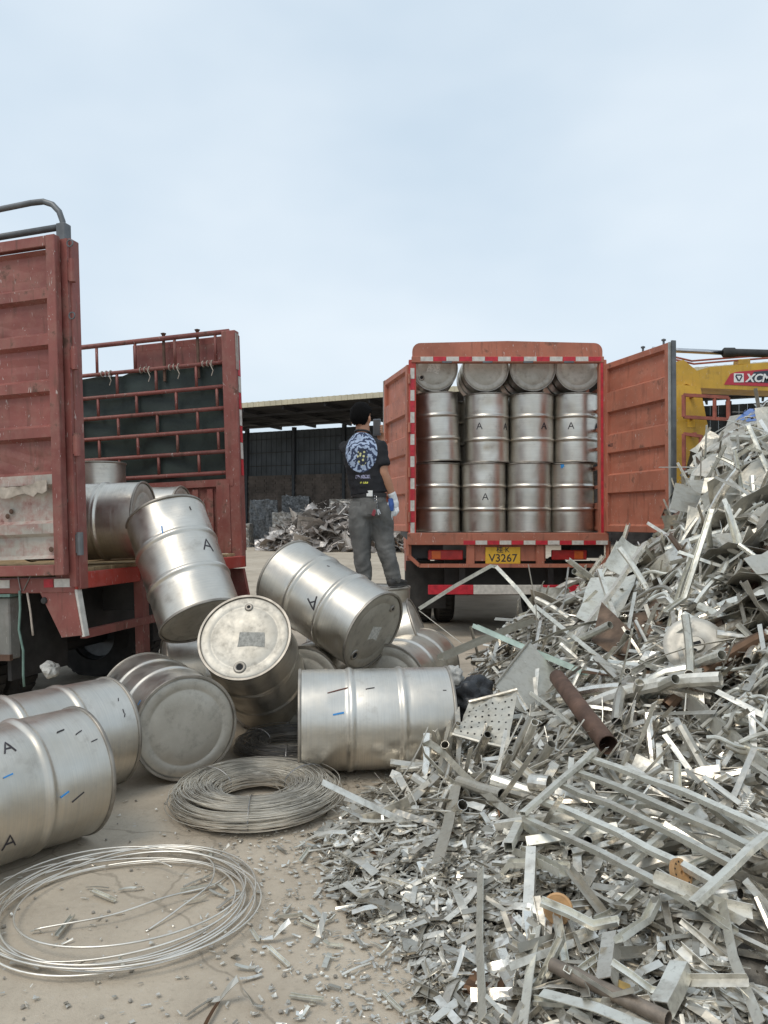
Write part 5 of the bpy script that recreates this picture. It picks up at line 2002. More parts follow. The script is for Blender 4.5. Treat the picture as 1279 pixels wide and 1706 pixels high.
    mb = MB(); mb.tube([(-.36, -.06, .985), (-.335, -.065, .86), (-.325, -.065, .75), (-.32, -.065, .70)], .007, 6); mb.build('frayed_rope', M['rope_pale'], T, True)
    for p in (((-.41, -.06, 1.0), (-.43, -.06, 1.1)), ((-.39, -.06, 1.0), (-.33, -.06, 1.1))):
        mb = MB(); mb.tube(p, .004, 5); mb.build('tie_wire', M['wire_dark'], T)
    mb = MB(); mb.lathe([(.001, .012), (.02, .01), (.024, 0)], 10, M=Matrix.Translation((-.235, -.052, .93)) @ Euler((PI / 2, 0, 0)).to_matrix().to_4x4()); mb.build('bracket_bolt', M['black'], T)
    bm = bmesh.new(); bmesh.ops.create_icosphere(bm, subdivisions=3, radius=.055)
    for p in bm.verts: p.co *= 1 + .4 * mnoise.fractal(p.co * 22, 1, 2, 3)
    me = bpy.data.meshes.new('hanging_bag'); bm.to_mesh(me); bm.free(); me.materials.append(M['bag'])
    child('hanging_bag', me, T, (-.26, .02, .46))
    return T


LT = left_truck()
LM = Matrix.Translation((-1.985, 5.1, 0)) @ Euler((0, R(-2.2), R(-14.6))).to_matrix().to_4x4()


def in_lt(p): return LM @ Vector(p)
def dir_lt(d): return LM.to_3x3() @ Vector(d)


TG = 'drums still on the left truck'
b, a = from_ends((-1.80, 5.80, 1.458), (-1, .04, -.03))
drum(b, a, 1.8, 'drum lying on the bed of the left truck, end towards the tail', TG, 0, True)
b, a = from_ends((-1.73, 6.62, 1.462), (-1, .1, -.03))
drum(b, a, .3, 'drum lying farther across the left truck bed behind the leaning one', TG, 2, False)
drum(in_lt((-1.2, 1.9, 1.16)), dir_lt((0, 0, 1)), .3, 'upright drum deep inside the left truck bed', TG, 1, False)


# ================================================================== THE PERSON
def loft(mb, pts, rx, ry=None, side=None, n=16, capk=1.0):
    """closed elliptical tube with rounded ends"""
    pts = [Vector(p) for p in pts]
    ry = ry or rx
    N_ = len(pts)
    P, A, B_ = [], [], []
    if side is None:
        dd = (pts[-1] - pts[0]).normalized()
        side = (1, 0, 0) if abs(dd.x) < .6 else (0, 1, 0)
    t0 = (pts[1] - pts[0]).normalized(); t1 = (pts[-1] - pts[-2]).normalized()
    for q in (-1.0, -.92, -.7, -.38):
        c = math.sqrt(max(0.0004, 1 - q * q))
        P.append(pts[0] + t0 * q * min(rx[0], ry[0]) * capk); A.append(rx[0] * c); B_.append(ry[0] * c)
    # smooth along the spine
    for i in range(N_ - 1):
        for t in (0, .33, .66):
            P.append(pts[i].lerp(pts[i + 1], t)); A.append(rx[i] + (rx[i + 1] - rx[i]) * t); B_.append(ry[i] + (ry[i + 1] - ry[i]) * t)
    P.append(pts[-1]); A.append(rx[-1]); B_.append(ry[-1])
    for q in (.38, .7, .92, 1.0):
        c = math.sqrt(max(0.0004, 1 - q * q))
        P.append(pts[-1] + t1 * q * min(rx[-1], ry[-1]) * capk); A.append(rx[-1] * c); B_.append(ry[-1] * c)
    v, f = [], []
    sd = Vector(side)
    for i, p in enumerate(P):
        t = (P[min(i + 1, len(P) - 1)] - P[max(i - 1, 0)]).normalized()
        s_ = (sd - t * sd.dot(t)).normalized()
        u = t.cross(s_)
        for k in range(n):
            an = 2 * PI * k / n
            v.append(p + s_ * (A[i] * math.cos(an)) + u * (B_[i] * math.sin(an)))
    for i in range(len(P) - 1):
        for k in range(n):
            k2 = (k + 1) % n
            f.append((i * n + k, i * n + k2, (i + 1) * n + k2, (i + 1) * n + k))
    f.append(tuple(reversed(range(n)))); f.append(tuple((len(P) - 1) * n + k for k in range(n)))
    mb.add(v, f)


def remeshed(mb, name, mat, parent, voxel, smooth_it=6, wrinkle=None):
    me = mb.mesh(name, mat)
    o = bpy.data.objects.new(name, me)
    link(o)
    m = o.modifiers.new('r', 'REMESH'); m.mode = 'VOXEL'; m.voxel_size = voxel; m.use_smooth_shade = True
    s_ = o.modifiers.new('s', 'SMOOTH'); s_.factor = .5; s_.iterations = smooth_it
    bpy.context.view_layer.update()
    dg = bpy.context.evaluated_depsgraph_get()
    me2 = bpy.data.meshes.new_from_object(o.evaluated_get(dg))
    bpy.data.objects.remove(o)
    me2.name = name
    me2.materials.clear(); me2.materials.append(mat)
    if wrinkle:
        nr = [v.normal.copy() for v in me2.vertices]
        for v, n in zip(me2.vertices, nr):
            v.co += n * wrinkle(v.co)
    me2.polygons.foreach_set('use_smooth', [True] * len(me2.polygons))
    c = bpy.data.objects.new(name, me2)
    c.parent = parent
    c.matrix_parent_inverse = Matrix.Translation(-Vector(parent.location))
    return link(c)


def m_shirt():
    m, nt, b = new_mat('printed_black_shirt')
    tc = nt.nodes.new('ShaderNodeTexCoord')
    sp = nt.nodes.new('ShaderNodeSeparateXYZ')
    nt.links.new(tc.outputs['Object'], sp.inputs[0])
    def mth(op, a, b_=None, c_=None):
        n = nt.nodes.new('ShaderNodeMath'); n.operation = op
        for i, s_ in enumerate((a, b_, c_)):
            if s_ is None: continue
            if isinstance(s_, bpy.types.NodeSocket): nt.links.new(s_, n.inputs[i])
            else: n.inputs[i].default_value = s_
        return n.outputs[0]
    # an oval back print (flat print on the cloth)
    dx = mth('DIVIDE', mth('SUBTRACT', sp.outputs[0], -.195), .138)
    dz = mth('DIVIDE', mth('SUBTRACT', sp.outputs[2], 2.045), .178)
    r2 = mth('ADD', mth('MULTIPLY', dx, dx), mth('MULTIPLY', dz, dz))
    back = mth('LESS_THAN', sp.outputs[1], 6.70)
    disc = mth('MULTIPLY', mth('LESS_THAN', r2, 1.0), back)
    wv = nt.nodes.new('ShaderNodeTexWave'); wv.wave_type = 'RINGS'
    wv.inputs['Scale'].default_value = 9; wv.inputs['Distortion'].default_value = 9; wv.inputs['Detail'].default_value = 2; wv.inputs['Detail Scale'].default_value = 2.2
    nt.links.new(tc.outputs['Object'], wv.inputs['Vector'])
    curls = ramp(nt, wv.outputs['Fac'], .42, .52)
    pr = mixc(nt, curls, (.035, .05, .10), (.37, .45, .60))
    ex = mth('DIVIDE', mth('SUBTRACT', sp.outputs[0], -.185), .045)
    ez = mth('DIVIDE', mth('SUBTRACT', sp.outputs[2], 2.0), .075)
    er = mth('ADD', mth('MULTIPLY', ex, ex), mth('MULTIPLY', ez, ez))
    wv2 = nt.nodes.new('ShaderNodeTexVoronoi'); wv2.inputs['Scale'].default_value = 40
    nt.links.new(tc.outputs['Object'], wv2.inputs['Vector'])
    yl = mixc(nt, ramp(nt, wv2.outputs['Distance'], .35, .45), (.62, .60, .30), (.03, .04, .07))
    pr = mixc(nt, mth('LESS_THAN', er, 1.0), pr, yl)
    c = mixc(nt, disc, (.012, .012, .015), pr)
    # two short lines of small print
    def bar(x0, x1, z0, z1):
        a = mth('MULTIPLY', mth('GREATER_THAN', sp.outputs[0], x0), mth('LESS_THAN', sp.outputs[0], x1))
        q = mth('MULTIPLY', mth('GREATER_THAN', sp.outputs[2], z0), mth('LESS_THAN', sp.outputs[2], z1))
        return mth('MULTIPLY', mth('MULTIPLY', a, q), back)
    vv = coords(nt, (120, 1, 60), False)
    gl = ramp(nt, noise(nt, vv, 1.0, 2), .42, .5)
    c = mixc(nt, mth('MULTIPLY', bar(-.245, -.115, 1.815, 1.845), gl), c, (.40, .40, .56))
    c = mixc(nt, mth('MULTIPLY', bar(-.205, -.135, 1.770, 1.786), gl), c, (.62, .60, .10))
    nt.links.new(c, b.inputs['Base Color'])
    b.inputs['Roughness'].default_value = .85
    bump(nt, b, noise(nt, coords(nt, rand=False), 14, 4), .35, .02)
    return m


def person():
    Y0 = 6.70
    root = empty('person', (-.05, Y0, .884))
    tag(root, 'man in black printed T-shirt and grey jeans standing on a drum with a phone', 'person')
    # body: one continuous surface
    mb = MB()
    f = Vector((.40, .92, 0)); sd = Vector((.92, -.40, 0))        # facing, right-hand side
    loft(mb, [(-.13, Y0, 1.52), (-.14, Y0, 1.66), (-.165, Y0, 1.85), (-.185, Y0, 2.00), (-.19, Y0, 2.10)], [.11, .115, .13, .135, .08], [.07, .08, .09, .09, .06], side=sd)
    loft(mb, [(-.185, Y0 - .005, 2.12), (-.185, Y0 + .01, 2.24), (-.19, Y0 + .02, 2.30)], [.062, .060, .062], side=sd)
    # skull, jaw, nose
    hd = Vector((.55, .835, 0)); hs = Vector((.835, -.55, 0))
    loft(mb, [Vector((-.195, Y0 + .015, 2.345)), Vector((-.198, Y0 + .015, 2.40)), Vector((-.198, Y0 + .012, 2.43))], [.070, .074, .062], [.085, .090, .08], side=hs)
    loft(mb, [Vector((-.19, Y0 + .03, 2.30)) + hd * .02, Vector((-.19, Y0 + .03, 2.27)) + hd * .05], [.058, .036], [.06, .034], side=hs)
    cen = Vector((-.195, Y0 + .015, 2.35))
    loft(mb, [cen + hd * .095 + Vector((0, 0, .0)), cen + hd * .112 + Vector((0, 0, -.025))], [.010, .014], side=hs)
    for s_ in (-1, 1):
        e = cen + hs * .092 * s_ + Vector((0, 0, -.018)) - hd * .012
        loft(mb, [e + Vector((0, 0, .022)), e, e + Vector((0, 0, -.026))], [.009, .010, .007], [.016, .017, .010], side=hs)
    # right arm (hanging), left arm (raised to the phone)
    sR, eR, wR = Vector((-.045, Y0 - .03, 2.10)), Vector((-.005, Y0 - .06, 1.86)), Vector((.075, Y0 - .02, 1.665))
    loft(mb, [sR + Vector((-.03, 0, -.03)), sR.lerp(eR, .5), eR, eR.lerp(wR, .35), wR], [.045, .052, .047, .047, .031])
    sL, eL, wL = Vector((-.325, Y0 + .05, 2.10)), Vector((-.20, Y0 + .27, 1.98)), Vector((-.03, Y0 + .23, 2.17))
    loft(mb, [sL + Vector((.05, .04, -.03)), sL.lerp(eL, .5), eL, eL.lerp(wL, .4), wL], [.04, .046, .043, .042, .028])
    # left hand holding the phone: palm, four fingers round the back, thumb
    ph = Vector((-.063, Y0 + .19, 2.275))
    loft(mb, [wL, wL + Vector((.0, -.005, .04)), Vector((-.03, Y0 + .205, 2.245))], [.026, .034, .030], [.02, .018, .016])
    for k in range(4):
        z = 2.235 + k * .021
        a = Vector((-.03, Y0 + .205, z)); b_ = Vector((-.018, Y0 + .172, z + .006)); c = Vector((-.034, Y0 + .160, z + .006))
        loft(mb, [a, a.lerp(b_, .5) + Vector((.008, 0, 0)), b_, c], [.0095, .0095, .0085, .0075], n=10)
    loft(mb, [Vector((-.055, Y0 + .21, 2.22)), Vector((-.085, Y0 + .20, 2.25)), Vector((-.09, Y0 + .20, 2.285))], [.012, .0105, .009], n=10)
    # legs
    hips = ((-.215, 1.50), (-.035, 1.50)); knees = ((-.195, 1.20), (.015, 1.20)); ank = ((-.170, .965), (.085, .965))
    for (hx, hz), (kx, kz), (ax_, az) in zip(hips, knees, ank):
        loft(mb, [(hx, Y0, hz), ((hx + kx) / 2, Y0 + .01, (hz + kz) / 2), (kx, Y0 + .015, kz), ((kx + ax_) / 2, Y0 - .005, (kz + az) / 2), (ax_, Y0, az)], [.066, .068, .056, .052, .04])
    remeshed(mb, 'body', M['skin'], root, .0075, 4)
    # eyes, brows, mouth on the far side of the head
    mb = MB()
    for s_ in (-1, 1):
        e = cen + hd * .083 + hs * .032 * s_ + Vector((0, 0, .002))
        mb.box(e, (.02, .02, .008), bev=.002)
        mb.box(e + Vector((0, 0, .02)) + hd * .002, (.028, .02, .006))
    mb.box(cen + hd * .098 + Vector((0, 0, -.06)), (.035, .02, .008), bev=.002)
    o = mb.build('face_detail', M['hair'], root); o.matrix_parent_inverse = Matrix.Translation(-Vector(root.location))
    # hair: short, following the skull down to the nape
    mb = MB()
    v, fc = [], []
    nu, nv = 36, 22
    for j in range(nv + 1):
        for i in range(nu):
            az = 2 * PI * i / nu          # 0 = back of the head
            lim = 2.42 - 1.15 * smoothstep(1.15, 1.85, min(az, 2 * PI - az))
            lim += .10 * mnoise.noise(Vector((math.cos(az) * 7, math.sin(az) * 7, 5)))
            th = lim * j / nv
            d = -hd * math.cos(az) * math.sin(th) ** .85 * .116 + hs * math.sin(az) * math.sin(th) ** .85 * .094 + Vector((0, 0, math.cos(th) * .122))
            d *= 1 - .10 * smoothstep(.70, 1.0, j / nv)
            d *= 1 + .03 * mnoise.noise(Vector((math.cos(az) * 6, math.sin(az) * 6, th * 9))) + .025 * mnoise.noise(Vector((math.cos(az) * 19, math.sin(az) * 19, th * 22)))
            d *= 1 + .01 * smoothstep(.0, .5, math.cos(th) - .62)
            v.append(Vector((-.198, Y0 + .012, 2.368)) + d)
    for j in range(nv):
        for i in range(nu):
            i2 = (i + 1) % nu
            fc.append((j * nu + i, (j + 1) * nu + i, (j + 1) * nu + i2, j * nu + i2))
    n0 = len(v)
    inner = [Vector((-.198, Y0 + .012, 2.368)) + (p - Vector((-.198, Y0 + .012, 2.368))) * .9 for p in v]
    mb.add(v, fc); mb.add(inner, [tuple(reversed(q)) for q in fc])
    mb.add([v[nv * nu + i] for i in range(nu)] + [inner[nv * nu + i] for i in range(nu)], [(i, (i + 1) % nu, nu + (i + 1) % nu, nu + i) for i in range(nu)])
    o = mb.build('hair', M['hair'], root, True); o.matrix_parent_inverse = Matrix.Translation(-Vector(root.location))
    # shirt
    mb = MB()
    loft(mb, [(-.13, Y0, 1.690), (-.135, Y0, 1.73), (-.16, Y0, 1.85), (-.185, Y0, 2.0), (-.192, Y0, 2.09), (-.190, Y0, 2.15), (-.187, Y0, 2.215)], [.172, .168, .168, .180, .176, .13, .072], [.127, .124, .122, .126, .118, .09, .068], side=sd, n=24, capk=.12)
    loft(mb, [sR + Vector((-.07, .02, .0)), sR, sR.lerp(eR, .5), sR.lerp(eR, .72)], [.075, .078, .072, .074], n=18, capk=.15)
    loft(mb, [sL + Vector((.07, 0, .0)), sL, sL.lerp(eL, .5), sL.lerp(eL, .68)], [.075, .078, .072, .074], n=18, capk=.15)
    wr = lambda p: .006 * mnoise.noise(Vector((p.x * 9 + p.z * 6, p.y * 9, p.z * 16))) + .004 * mnoise.noise(Vector((p.x * 22, p.y * 20, p.z * 30)))
    o = remeshed(mb, 'shirt', m_shirt(), root, .0095, 5, wr)
    # shirt material reads object space = world-like coordinates kept in the mesh
    mb = MB(); mb.tube([Vector((-.186, Y0 + .005, 2.222)) + sd * .066 * math.cos(t) + f * .062 * math.sin(t) + Vector((0, 0, -.016 * math.sin(t))) for t in np.linspace(0, 6.283, 28, endpoint=False)], .010, 7, closed=True)
    o = mb.build('collar', M['leather'], root, True); o.matrix_parent_inverse = Matrix.Translation(-Vector(root.location))
    # jeans
    mb = MB()
    loft(mb, [(-.125, Y0, 1.49), (-.13, Y0, 1.57), (-.132, Y0, 1.66)], [.150, .158, .155], [.125, .125, .113], side=sd, n=22, capk=.15)
    for (hx, hz), (kx, kz), (ax_, az) in zip(hips, knees, ank):
        loft(mb, [(hx + .005, Y0, hz + .03), ((hx + kx) / 2, Y0 + .01, (hz + kz) / 2), (kx, Y0 + .015, kz), ((kx + ax_) / 2, Y0 - .003, (kz + az) / 2), (ax_, Y0, az - .01)], [.104, .098, .083, .074, .066], [.112, .10, .086, .076, .07], n=20)
    def wr(p):
        q = Vector((p.x * 6, p.y * 6, p.z * 5)) + 1.3 * Vector((mnoise.noise(p * 5), mnoise.noise(p * 5 + Vector((9, 0, 0))), mnoise.noise(p * 5 + Vector((0, 9, 0)))))
        return (.009 * mnoise.noise(Vector((q.x, q.y, q.z * 2.4 + q.x))) + .004 * mnoise.noise(Vector((q.x * 3, q.y * 3, q.z * 6)))) * (1.3 if p.z < 1.12 else .8)
    remeshed(mb, 'jeans', M['denim'], root, .0095, 4, wr)
    def prt(mb, nm, mt, sm=False):
        o = mb.build(nm, mt, root, sm); o.matrix_parent_inverse = Matrix.Translation(-Vector(root.location)); return o
    # back pockets: stitched patches
    for s_ in (-1, 1):
        mb = MB()
        c = Vector((-.13, Y0, 1.56)) + sd * .075 * s_ - f * .117
        mb.box(c, (.10, .012, .11), Matrix((sd, f, (0, 0, 1))).transposed(), bev=.005); prt(mb, 'pocket', M['denim'])
    # belt and white label
    mb = MB()
    ring = [Vector((-.132, Y0, 1.675)) + sd * .162 * math.cos(t) + f * .120 * math.sin(t) for t in np.linspace(0, 6.283, 40, endpoint=False)]
    v = []
    for p in ring:
        for dz, k in ((-.018, 1.0), (.018, 1.0)):
            v.append(p + Vector((0, 0, dz)))
    c0 = Vector((-.132, Y0, 1.675))
    vo = v + [c0 + (p - c0) * .95 for p in v]
    n = len(v)
    fc = [(2 * i, 2 * ((i + 1) % 40), 2 * ((i + 1) % 40) + 1, 2 * i + 1) for i in range(40)]
    fc += [tuple(n + q for q in reversed(g)) for g in fc]
    mb.add(vo, fc); prt(mb, 'belt', M['leather'])
    mb = MB(); mb.box(Vector((-.105, Y0, 1.685)) - f * .122 + sd * .02, (.082, .012, .052), Matrix((sd, f, (0, 0, 1))).transposed(), bev=.003); prt(mb, 'white_label', M['white'])
    # keys on a chain
    k0 = Vector((-.13, Y0, 1.655)) + sd * .105 - f * .10
    mb = MB()
    for i in range(5):
        cc = k0 + Vector((.002 * i, -.012, -.022 * i))
        mb.tube([cc + Vector((.010 * math.cos(t), .004 * math.sin(t * 2), .014 * math.sin(t))) for t in np.linspace(0, 6.283, 12, endpoint=False)], .0025, 5, closed=True)
    prt(mb, 'key_chain', M['chrome'])
    mb = MB(); mb.box(k0 + Vector((-.012, -.02, -.135)), (.03, .014, .055), Euler((0, .35, 0)).to_matrix(), bev=.004); prt(mb, 'key_fob', M['key_red'])
    mb = MB(); mb.box(k0 + Vector((.022, -.02, -.13)), (.012, .005, .05), Euler((0, -.2, 0)).to_matrix(), bev=.001); mb.box(k0 + Vector((.034, -.016, -.125)), (.010, .004, .045), Euler((0, -.4, 0)).to_matrix(), bev=.001); prt(mb, 'key', M['chrome'])
    # glove on the right hand: cuff, palm, bent fingers, thumb
    mb = MB()
    d = (wR - eR).normalized()
    loft(mb, [wR - d * .02, wR + d * .03], [.038, .034], n=16)
    pc = wR + Vector((.012, -.005, -.055))
    loft(mb, [wR + d * .02, pc, pc + Vector((.002, 0, -.03))], [.034, .042, .040], [.026, .026, .022], n=16)
    for k in range(4):
        b0 = pc + Vector((.030 - .021 * k, -.004, -.045))
        L = (.058, .066, .070, .060)[k]
        b1 = b0 + Vector((.006 - .004 * k, -.012, -L * .5)); b2 = b1 + Vector((-.014, .008, -L * .42)); b3 = b2 + Vector((-.014, .010, -L * .25))
        loft(mb, [b0, b1, b2, b3], [.0115, .0112, .0100, .0085], n=10)
    loft(mb, [pc + Vector((-.034, -.012, .012)), pc + Vector((-.052, -.02, -.022)), pc + Vector((-.05, -.02, -.052))], [.015, .013, .0105], n=10)
    remeshed(mb, 'glove', M['glove_white'], root, .0042, 3)
    mb = MB()
    loft(mb, [pc + Vector((-.030, -.026, .03)), pc + Vector((-.024, -.03, -.02)), pc + Vector((-.022, -.028, -.07))], [.022, .026, .020], [.008, .009, .007], n=14)
    remeshed(mb, 'glove_coating', M['glove_blue'], root, .004, 3)
    # spare glove held in the fingers, hanging down
    mb = MB()
    q0 = pc + Vector((-.035, -.012, -.055))
    loft(mb, [q0, q0 + Vector((-.012, -.004, -.05)), q0 + Vector((-.006, -.004, -.10))], [.024, .032, .030], [.012, .012, .010], n=14)
    remeshed(mb, 'spare_glove', M['glove_white'], root, .004, 3)
    # shoes
    for (ax_, az), yaw in zip(ank, (.15, -.45)):
        mb = MB()
        dv = Vector((math.sin(-yaw) * 1, math.cos(yaw), 0)) if yaw > 0 else Vector((.55, .83, 0))
        base = Vector((ax_, Y0 - .02, .92))
        loft(mb, [base - dv * .045, base + dv * .02, base + dv * .10 - Vector((0, 0, .008)), base + dv * .17 - Vector((0, 0, .015))], [.040, .042, .046, .038], [.038, .040, .032, .022], side=dv.cross(Vector((0, 0, 1))), n=16)
        loft(mb, [base + Vector((0, 0, .01)), base + Vector((0, 0, .05))], [.042, .040], n=14)
        sh = remeshed(mb, 'shoe', M['shoe'], root, .0055, 3)
        mb = MB()
        sdv = dv.cross(Vector((0, 0, 1)))
        pts = []
        for t in np.linspace(0, 6.283, 28, endpoint=False):
            pts.append(base + dv * (.065 + .135 * math.cos(t)) + sdv * .047 * math.sin(t))
        vv = [Vector((p.x, p.y, .884)) for p in pts] + [Vector((p.x, p.y, .905)) for p in pts]
        mb.add(vv, [tuple(range(28)), tuple(range(55, 27, -1))] + [(i, (i + 1) % 28, 28 + (i + 1) % 28, 28 + i) for i in range(28)])
        prt(mb, 'sole', M['rubber'])
    # phone, held: a thing of its own
    p = empty('phone', (-.063, Y0 + .185, 2.215))
    tag(p, 'grey smartphone held up in front of the man', 'phone')
    MB().box((0, 0, .075), (.072, .009, .15), Euler((0, 0, -.35)).to_matrix(), bev=.004).build('case', M['phone'], p)
    MB().box((-.002, -.0065, .075), (.062, .003, .136), Euler((0, 0, -.35)).to_matrix()).build('back_glass', M['steel_grey'], p)


person()


# ================================================================== MACHINE BEHIND THE HEAP
def excavator():
    Y = 14.0
    E = empty('yellow_excavator', (6.1, Y, 0))
    tag(E, 'yellow material handler with boom and lettered side panel behind the scrap heap', 'excavator')
    def lp(u, v, y=Y): 
        q = P2(u, v, y); return (q.x - 6.1, q.z)
    YL = M['yellow']
    # boom: knee and long beam
    poly = [lp(1100, 655), lp(1100, 612), lp(1130, 604), lp(1152, 622), lp(1172, 616), lp(1290, 607), lp(1420, 590), lp(1560, 566), lp(1560, 610), lp(1420, 645), lp(1290, 656), lp(1152, 650), lp(1135, 644)]
    mb = MB(); mb.prism(poly, -.28, .28); mb.build('boom', YL, E)
    poly = [lp(1104, 646), lp(1152, 650), lp(1168, 735), lp(1172, 800), lp(1190, 845), lp(1190, 980), lp(1122, 980), lp(1114, 820)]
    mb = MB(); mb.prism(poly, -.42, .42); mb.build('king_post', YL, E)
    mb = MB(); mb.prism([lp(1135, 845), lp(1240, 845), lp(1240, 940), lp(1135, 940)], -.9, 1.0); mb.build('upper_body', YL, E)
    mb = MB()
    for k in range(7):
        x, z = lp(1166 + k * 4, 812)
        mb.box((x, -.44, z), (.02, .04, .30))
    mb.build('grille', M['black'], E)
    mb = MB(); mb.prism([lp(1115, 942), lp(1260, 942), lp(1270, 985), lp(1110, 985)], -1.2, 1.2); mb.build('undercarriage', M['black'], E)
    # cylinder above the boom
    a, b, c = lp(1085, 583), lp(1204, 589), lp(1330, 592)
    mb = MB(); mb.tube([(a[0], -.1, a[1]), (b[0], -.1, b[1])], .045, 12); mb.build('cylinder_rod', M['chrome'], E, True)
    mb = MB()
    mb.tube([(b[0] - .03, -.1, b[1]), (b[0], -.1, b[1]), (b[0] + .18, -.1, b[1]), (b[0] + .19, -.1, b[1]), (c[0], -.1, c[1])], [.06, .092, .092, .072, .072], 14)
    mb.build('cylinder_barrel', M['black'], E, True, 40)
    # pipes along the boom
    for dz in (0, .09):
        p = [lp(1120, 608), lp(1150, 615), lp(1210, 610), lp(1290, 604), lp(1420, 588)]
        mb = MB(); mb.tube([(q[0], -.2 + dz, q[1] + .06 + dz * .8) for q in p], .018, 6); mb.build('hydraulic_pipe', M['rail_red'], E, True)
    x, z = lp(1231, 611)
    mb = MB(); mb.box((x, -.15, z + .04), (.2, .25, .10), bev=.01); mb.build('pipe_clamp', YL, E)
    # side panel with lettering
    y = -.283
    poly = [lp(1196, 645), lp(1207, 627), lp(1217, 624), lp(1420, 606), lp(1420, 640), lp(1290, 649)]
    mb = MB(); mb.prism(poly, y - .004, y); pn = mb.build('name_panel', M['logo_red'], E)
    poly = [lp(1235, 641), lp(1245, 624), lp(1418, 609), lp(1418, 634), lp(1290, 643)]
    mb = MB(); mb.prism(poly, y - .007, y - .003); mb.build('name_ground', M['logo_dark'], pn)
    q = lp(1220, 634)
    mb = MB(); mb.box((q[0], y - .008, q[1]), (.175, .006, .16)); mb.build('emblem_ground', M['white'], pn)
    def tri(s_, dy, mt):
        hx = [(q[0] - s_, q[1] + s_ * .45), (q[0] - s_ * .72, q[1] + s_ * .95), (q[0] + s_ * .72, q[1] + s_ * .95), (q[0] + s_, q[1] + s_ * .45), (q[0] + s_ * .3, q[1] - s_ * .9), (q[0] - s_ * .3, q[1] - s_ * .9)]
        m_ = MB(); m_.prism(hx, dy - .003, dy); m_.build('emblem', mt, pn)
    tri(.066, y - .0115, M['logo_dark'])
    s_ = .042
    m_ = MB(); m_.prism([(q[0] - s_, q[1] + s_ * .8), (q[0] + s_, q[1] + s_ * .8), (q[0], q[1] - s_)], y - .018, y - .015); m_.build('emblem', M['white'], pn)
    me = text_mesh('lettering', 'XCMG', .20, M['white'], .004, .25, .006)
    t = lp(1256, 635)
    child('lettering', me, pn, (t[0] + .02, y - .012, t[1]), (PI / 2, 0, 0))
    # handrails
    for (ua, ub, va, vb) in ((1118, 1189, 667, 706), (1118, 1145, 729, 812)):
        mb = MB()
        a, b = lp(ua, va), lp(ub, va + 4); c, d = lp(ua, vb - 4), lp(ub, vb)
        yy = -.62
        for p0, p1 in ((a, b), (c, d), (a, c), (b, d)):
            mb.bar((p0[0], yy, p0[1]), (p1[0], yy, p1[1]), .05, .055)
        m0 = ((a[0] + b[0]) / 2 + .15, (a[1] + b[1]) / 2); m1 = ((c[0] + d[0]) / 2 + .15, (c[1] + d[1]) / 2)
        mb.bar((m0[0], yy, m0[1]), (m1[0], yy, m1[1]), .05, .05)
        mb.bar((a[0] + .2, yy, a[1]), (a[0] + .2, -.3, a[1]), .05, .05)
        mb.bar((c[0] + .2, yy, c[1]), (c[0] + .2, -.3, c[1]), .05, .05)
        mb.build('handrail', M['rail_red'], E)
    x, z = lp(1137, 710)
    mb = MB(); mb.box((x, -.424, z), (.13, .004, .14)); mb.build('warning_sticker', M['plate_yellow'], E)


excavator()


# ------------------------------------------------------------------ far heaps and bales
def far_heap(name, cx, cy, rx, ry, h, n, seed, mat, label, lo=.3, hi=1.1, kinds=('sheet', 'sheet', 'strip', 'channel', 'pipe')):
    rg = np.random.default_rng(seed)
    lib = [make_piece(kinds[q % len(kinds)], rg.uniform(lo, hi), rg, 4) for q in range(40)]
    B = Bulk()
    g = []
    for _ in range(n):
        a = rg.uniform(0, 2 * PI); q = math.sqrt(rg.random())
        x, y = cx + rx * q * math.cos(a), cy + ry * q * math.sin(a)
        zz = h * (1 - q ** 1.3) * (.75 + .35 * mnoise.noise(Vector((x * .7, y * .7, seed)))) * rg.uniform(.55, 1.02)
        B.add(lib[rg.integers(len(lib))], (x, y, zz + .12), rot_np(rg.uniform(0, 6.3), rg.normal(0, .6), rg.normal(0, .6)), rg.beta(1.1, 1.5), rg.uniform(.6, 1.2))
    o = bpy.data.objects.new(name, B.mesh(name, mat))
    tag(link(o), label, kind='stuff')


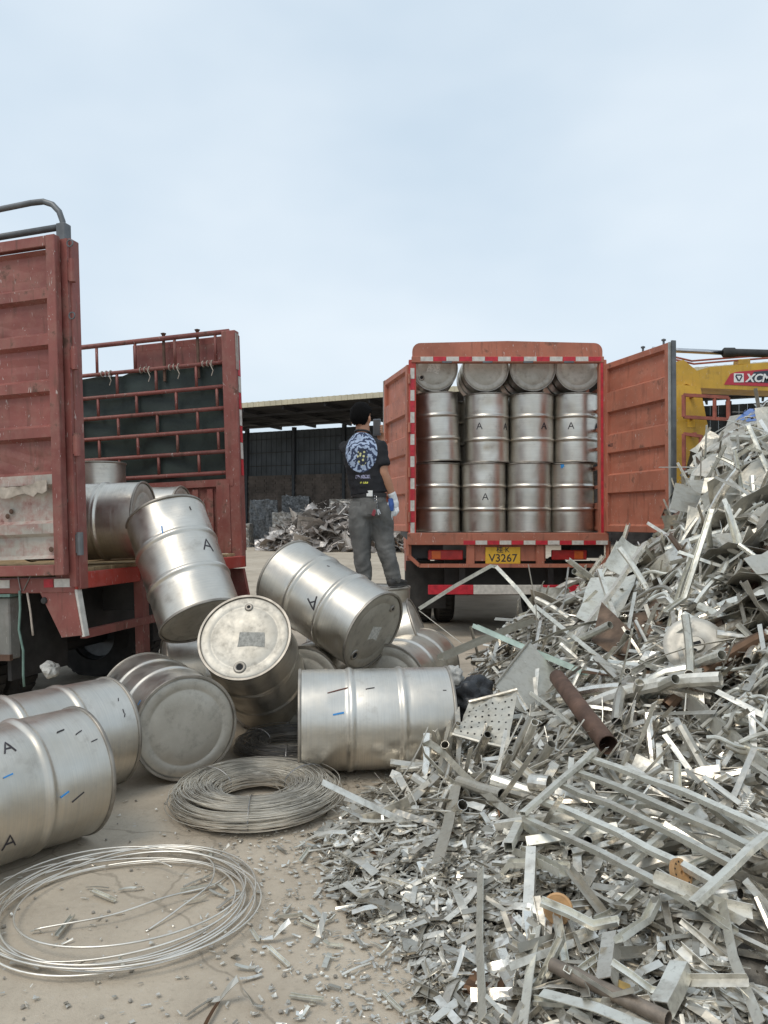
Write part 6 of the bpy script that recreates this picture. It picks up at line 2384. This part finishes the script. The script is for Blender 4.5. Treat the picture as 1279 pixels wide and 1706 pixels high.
far_heap('far_scrap_heap', -2.3, 38.5, 4.0, 2.6, 3.3, 900, 41, M['scrap_far'], 'distant heap of crumpled sheet scrap in front of the shed')
far_heap('far_scrap_heap', 7.0, 15.5, 3.2, 3.0, 1.9, 1100, 42, M['scrap_far'], 'tangled dark scrap behind the loaded truck', .12, .5, ('wire', 'strip', 'pipe', 'wire', 'sheet'))
far_heap('far_scrap_heap', 1.6, 36.5, 3.2, 2.0, 2.2, 350, 43, M['scrap_far'], 'low distant scrap seen beside the truck wheels')


def bale(x, y, z, s, yaw, mat, label, seed):
    bm = bmesh.new()
    bmesh.ops.create_cube(bm, size=1)
    bmesh.ops.subdivide_edges(bm, edges=bm.edges[:], cuts=11, use_grid_fill=True)
    for v in bm.verts:
        n = mnoise.fractal(v.co * 7 + Vector((seed, 0, 0)), 1, 2, 4)
        v.co *= 1 + .09 * n
        v.co = Vector((v.co.x * s[0], v.co.y * s[1], v.co.z * s[2]))
    me = bpy.data.meshes.new('scrap_bale'); bm.to_mesh(me); bm.free(); me.materials.append(mat)
    o = bpy.data.objects.new('scrap_bale', me)
    o.location = (x, y, z + s[2] / 2); o.rotation_euler = (0, 0, yaw)
    tag(link(o), label, 'bale', 'crushed bales before the shed')


bale(-2.1, 45, 0, (2.4, 1.6, 1.5), .1, M['bale'], 'lower crushed metal bale behind the distant heap', 1)
bale(-2.0, 45, 1.5, (2.2, 1.6, 1.2), -.05, M['bale'], 'upper crushed metal bale behind the distant heap', 2)
bale(-6.9, 44, 0, (1.5, 1.4, 2.6), .2, M['bale_dark'], 'tall dark crushed bale left of the distant heap', 3)
bale(-8.0, 43, 0, (1.3, 1.3, 1.3), -.1, M['bale'], 'small crushed bale at the left beside the truck post', 4)
bale(-5.4, 43.5, 0, (1.8, 1.4, 1.9), .15, M['bale'], 'slumped pale crushed bale next to the dark one', 5)
bale(-5.3, 46.5, 0, (1.6, 1.4, 2.9), .0, M['bale_dark'], 'crushed bale standing at the back near the shed wall', 6)
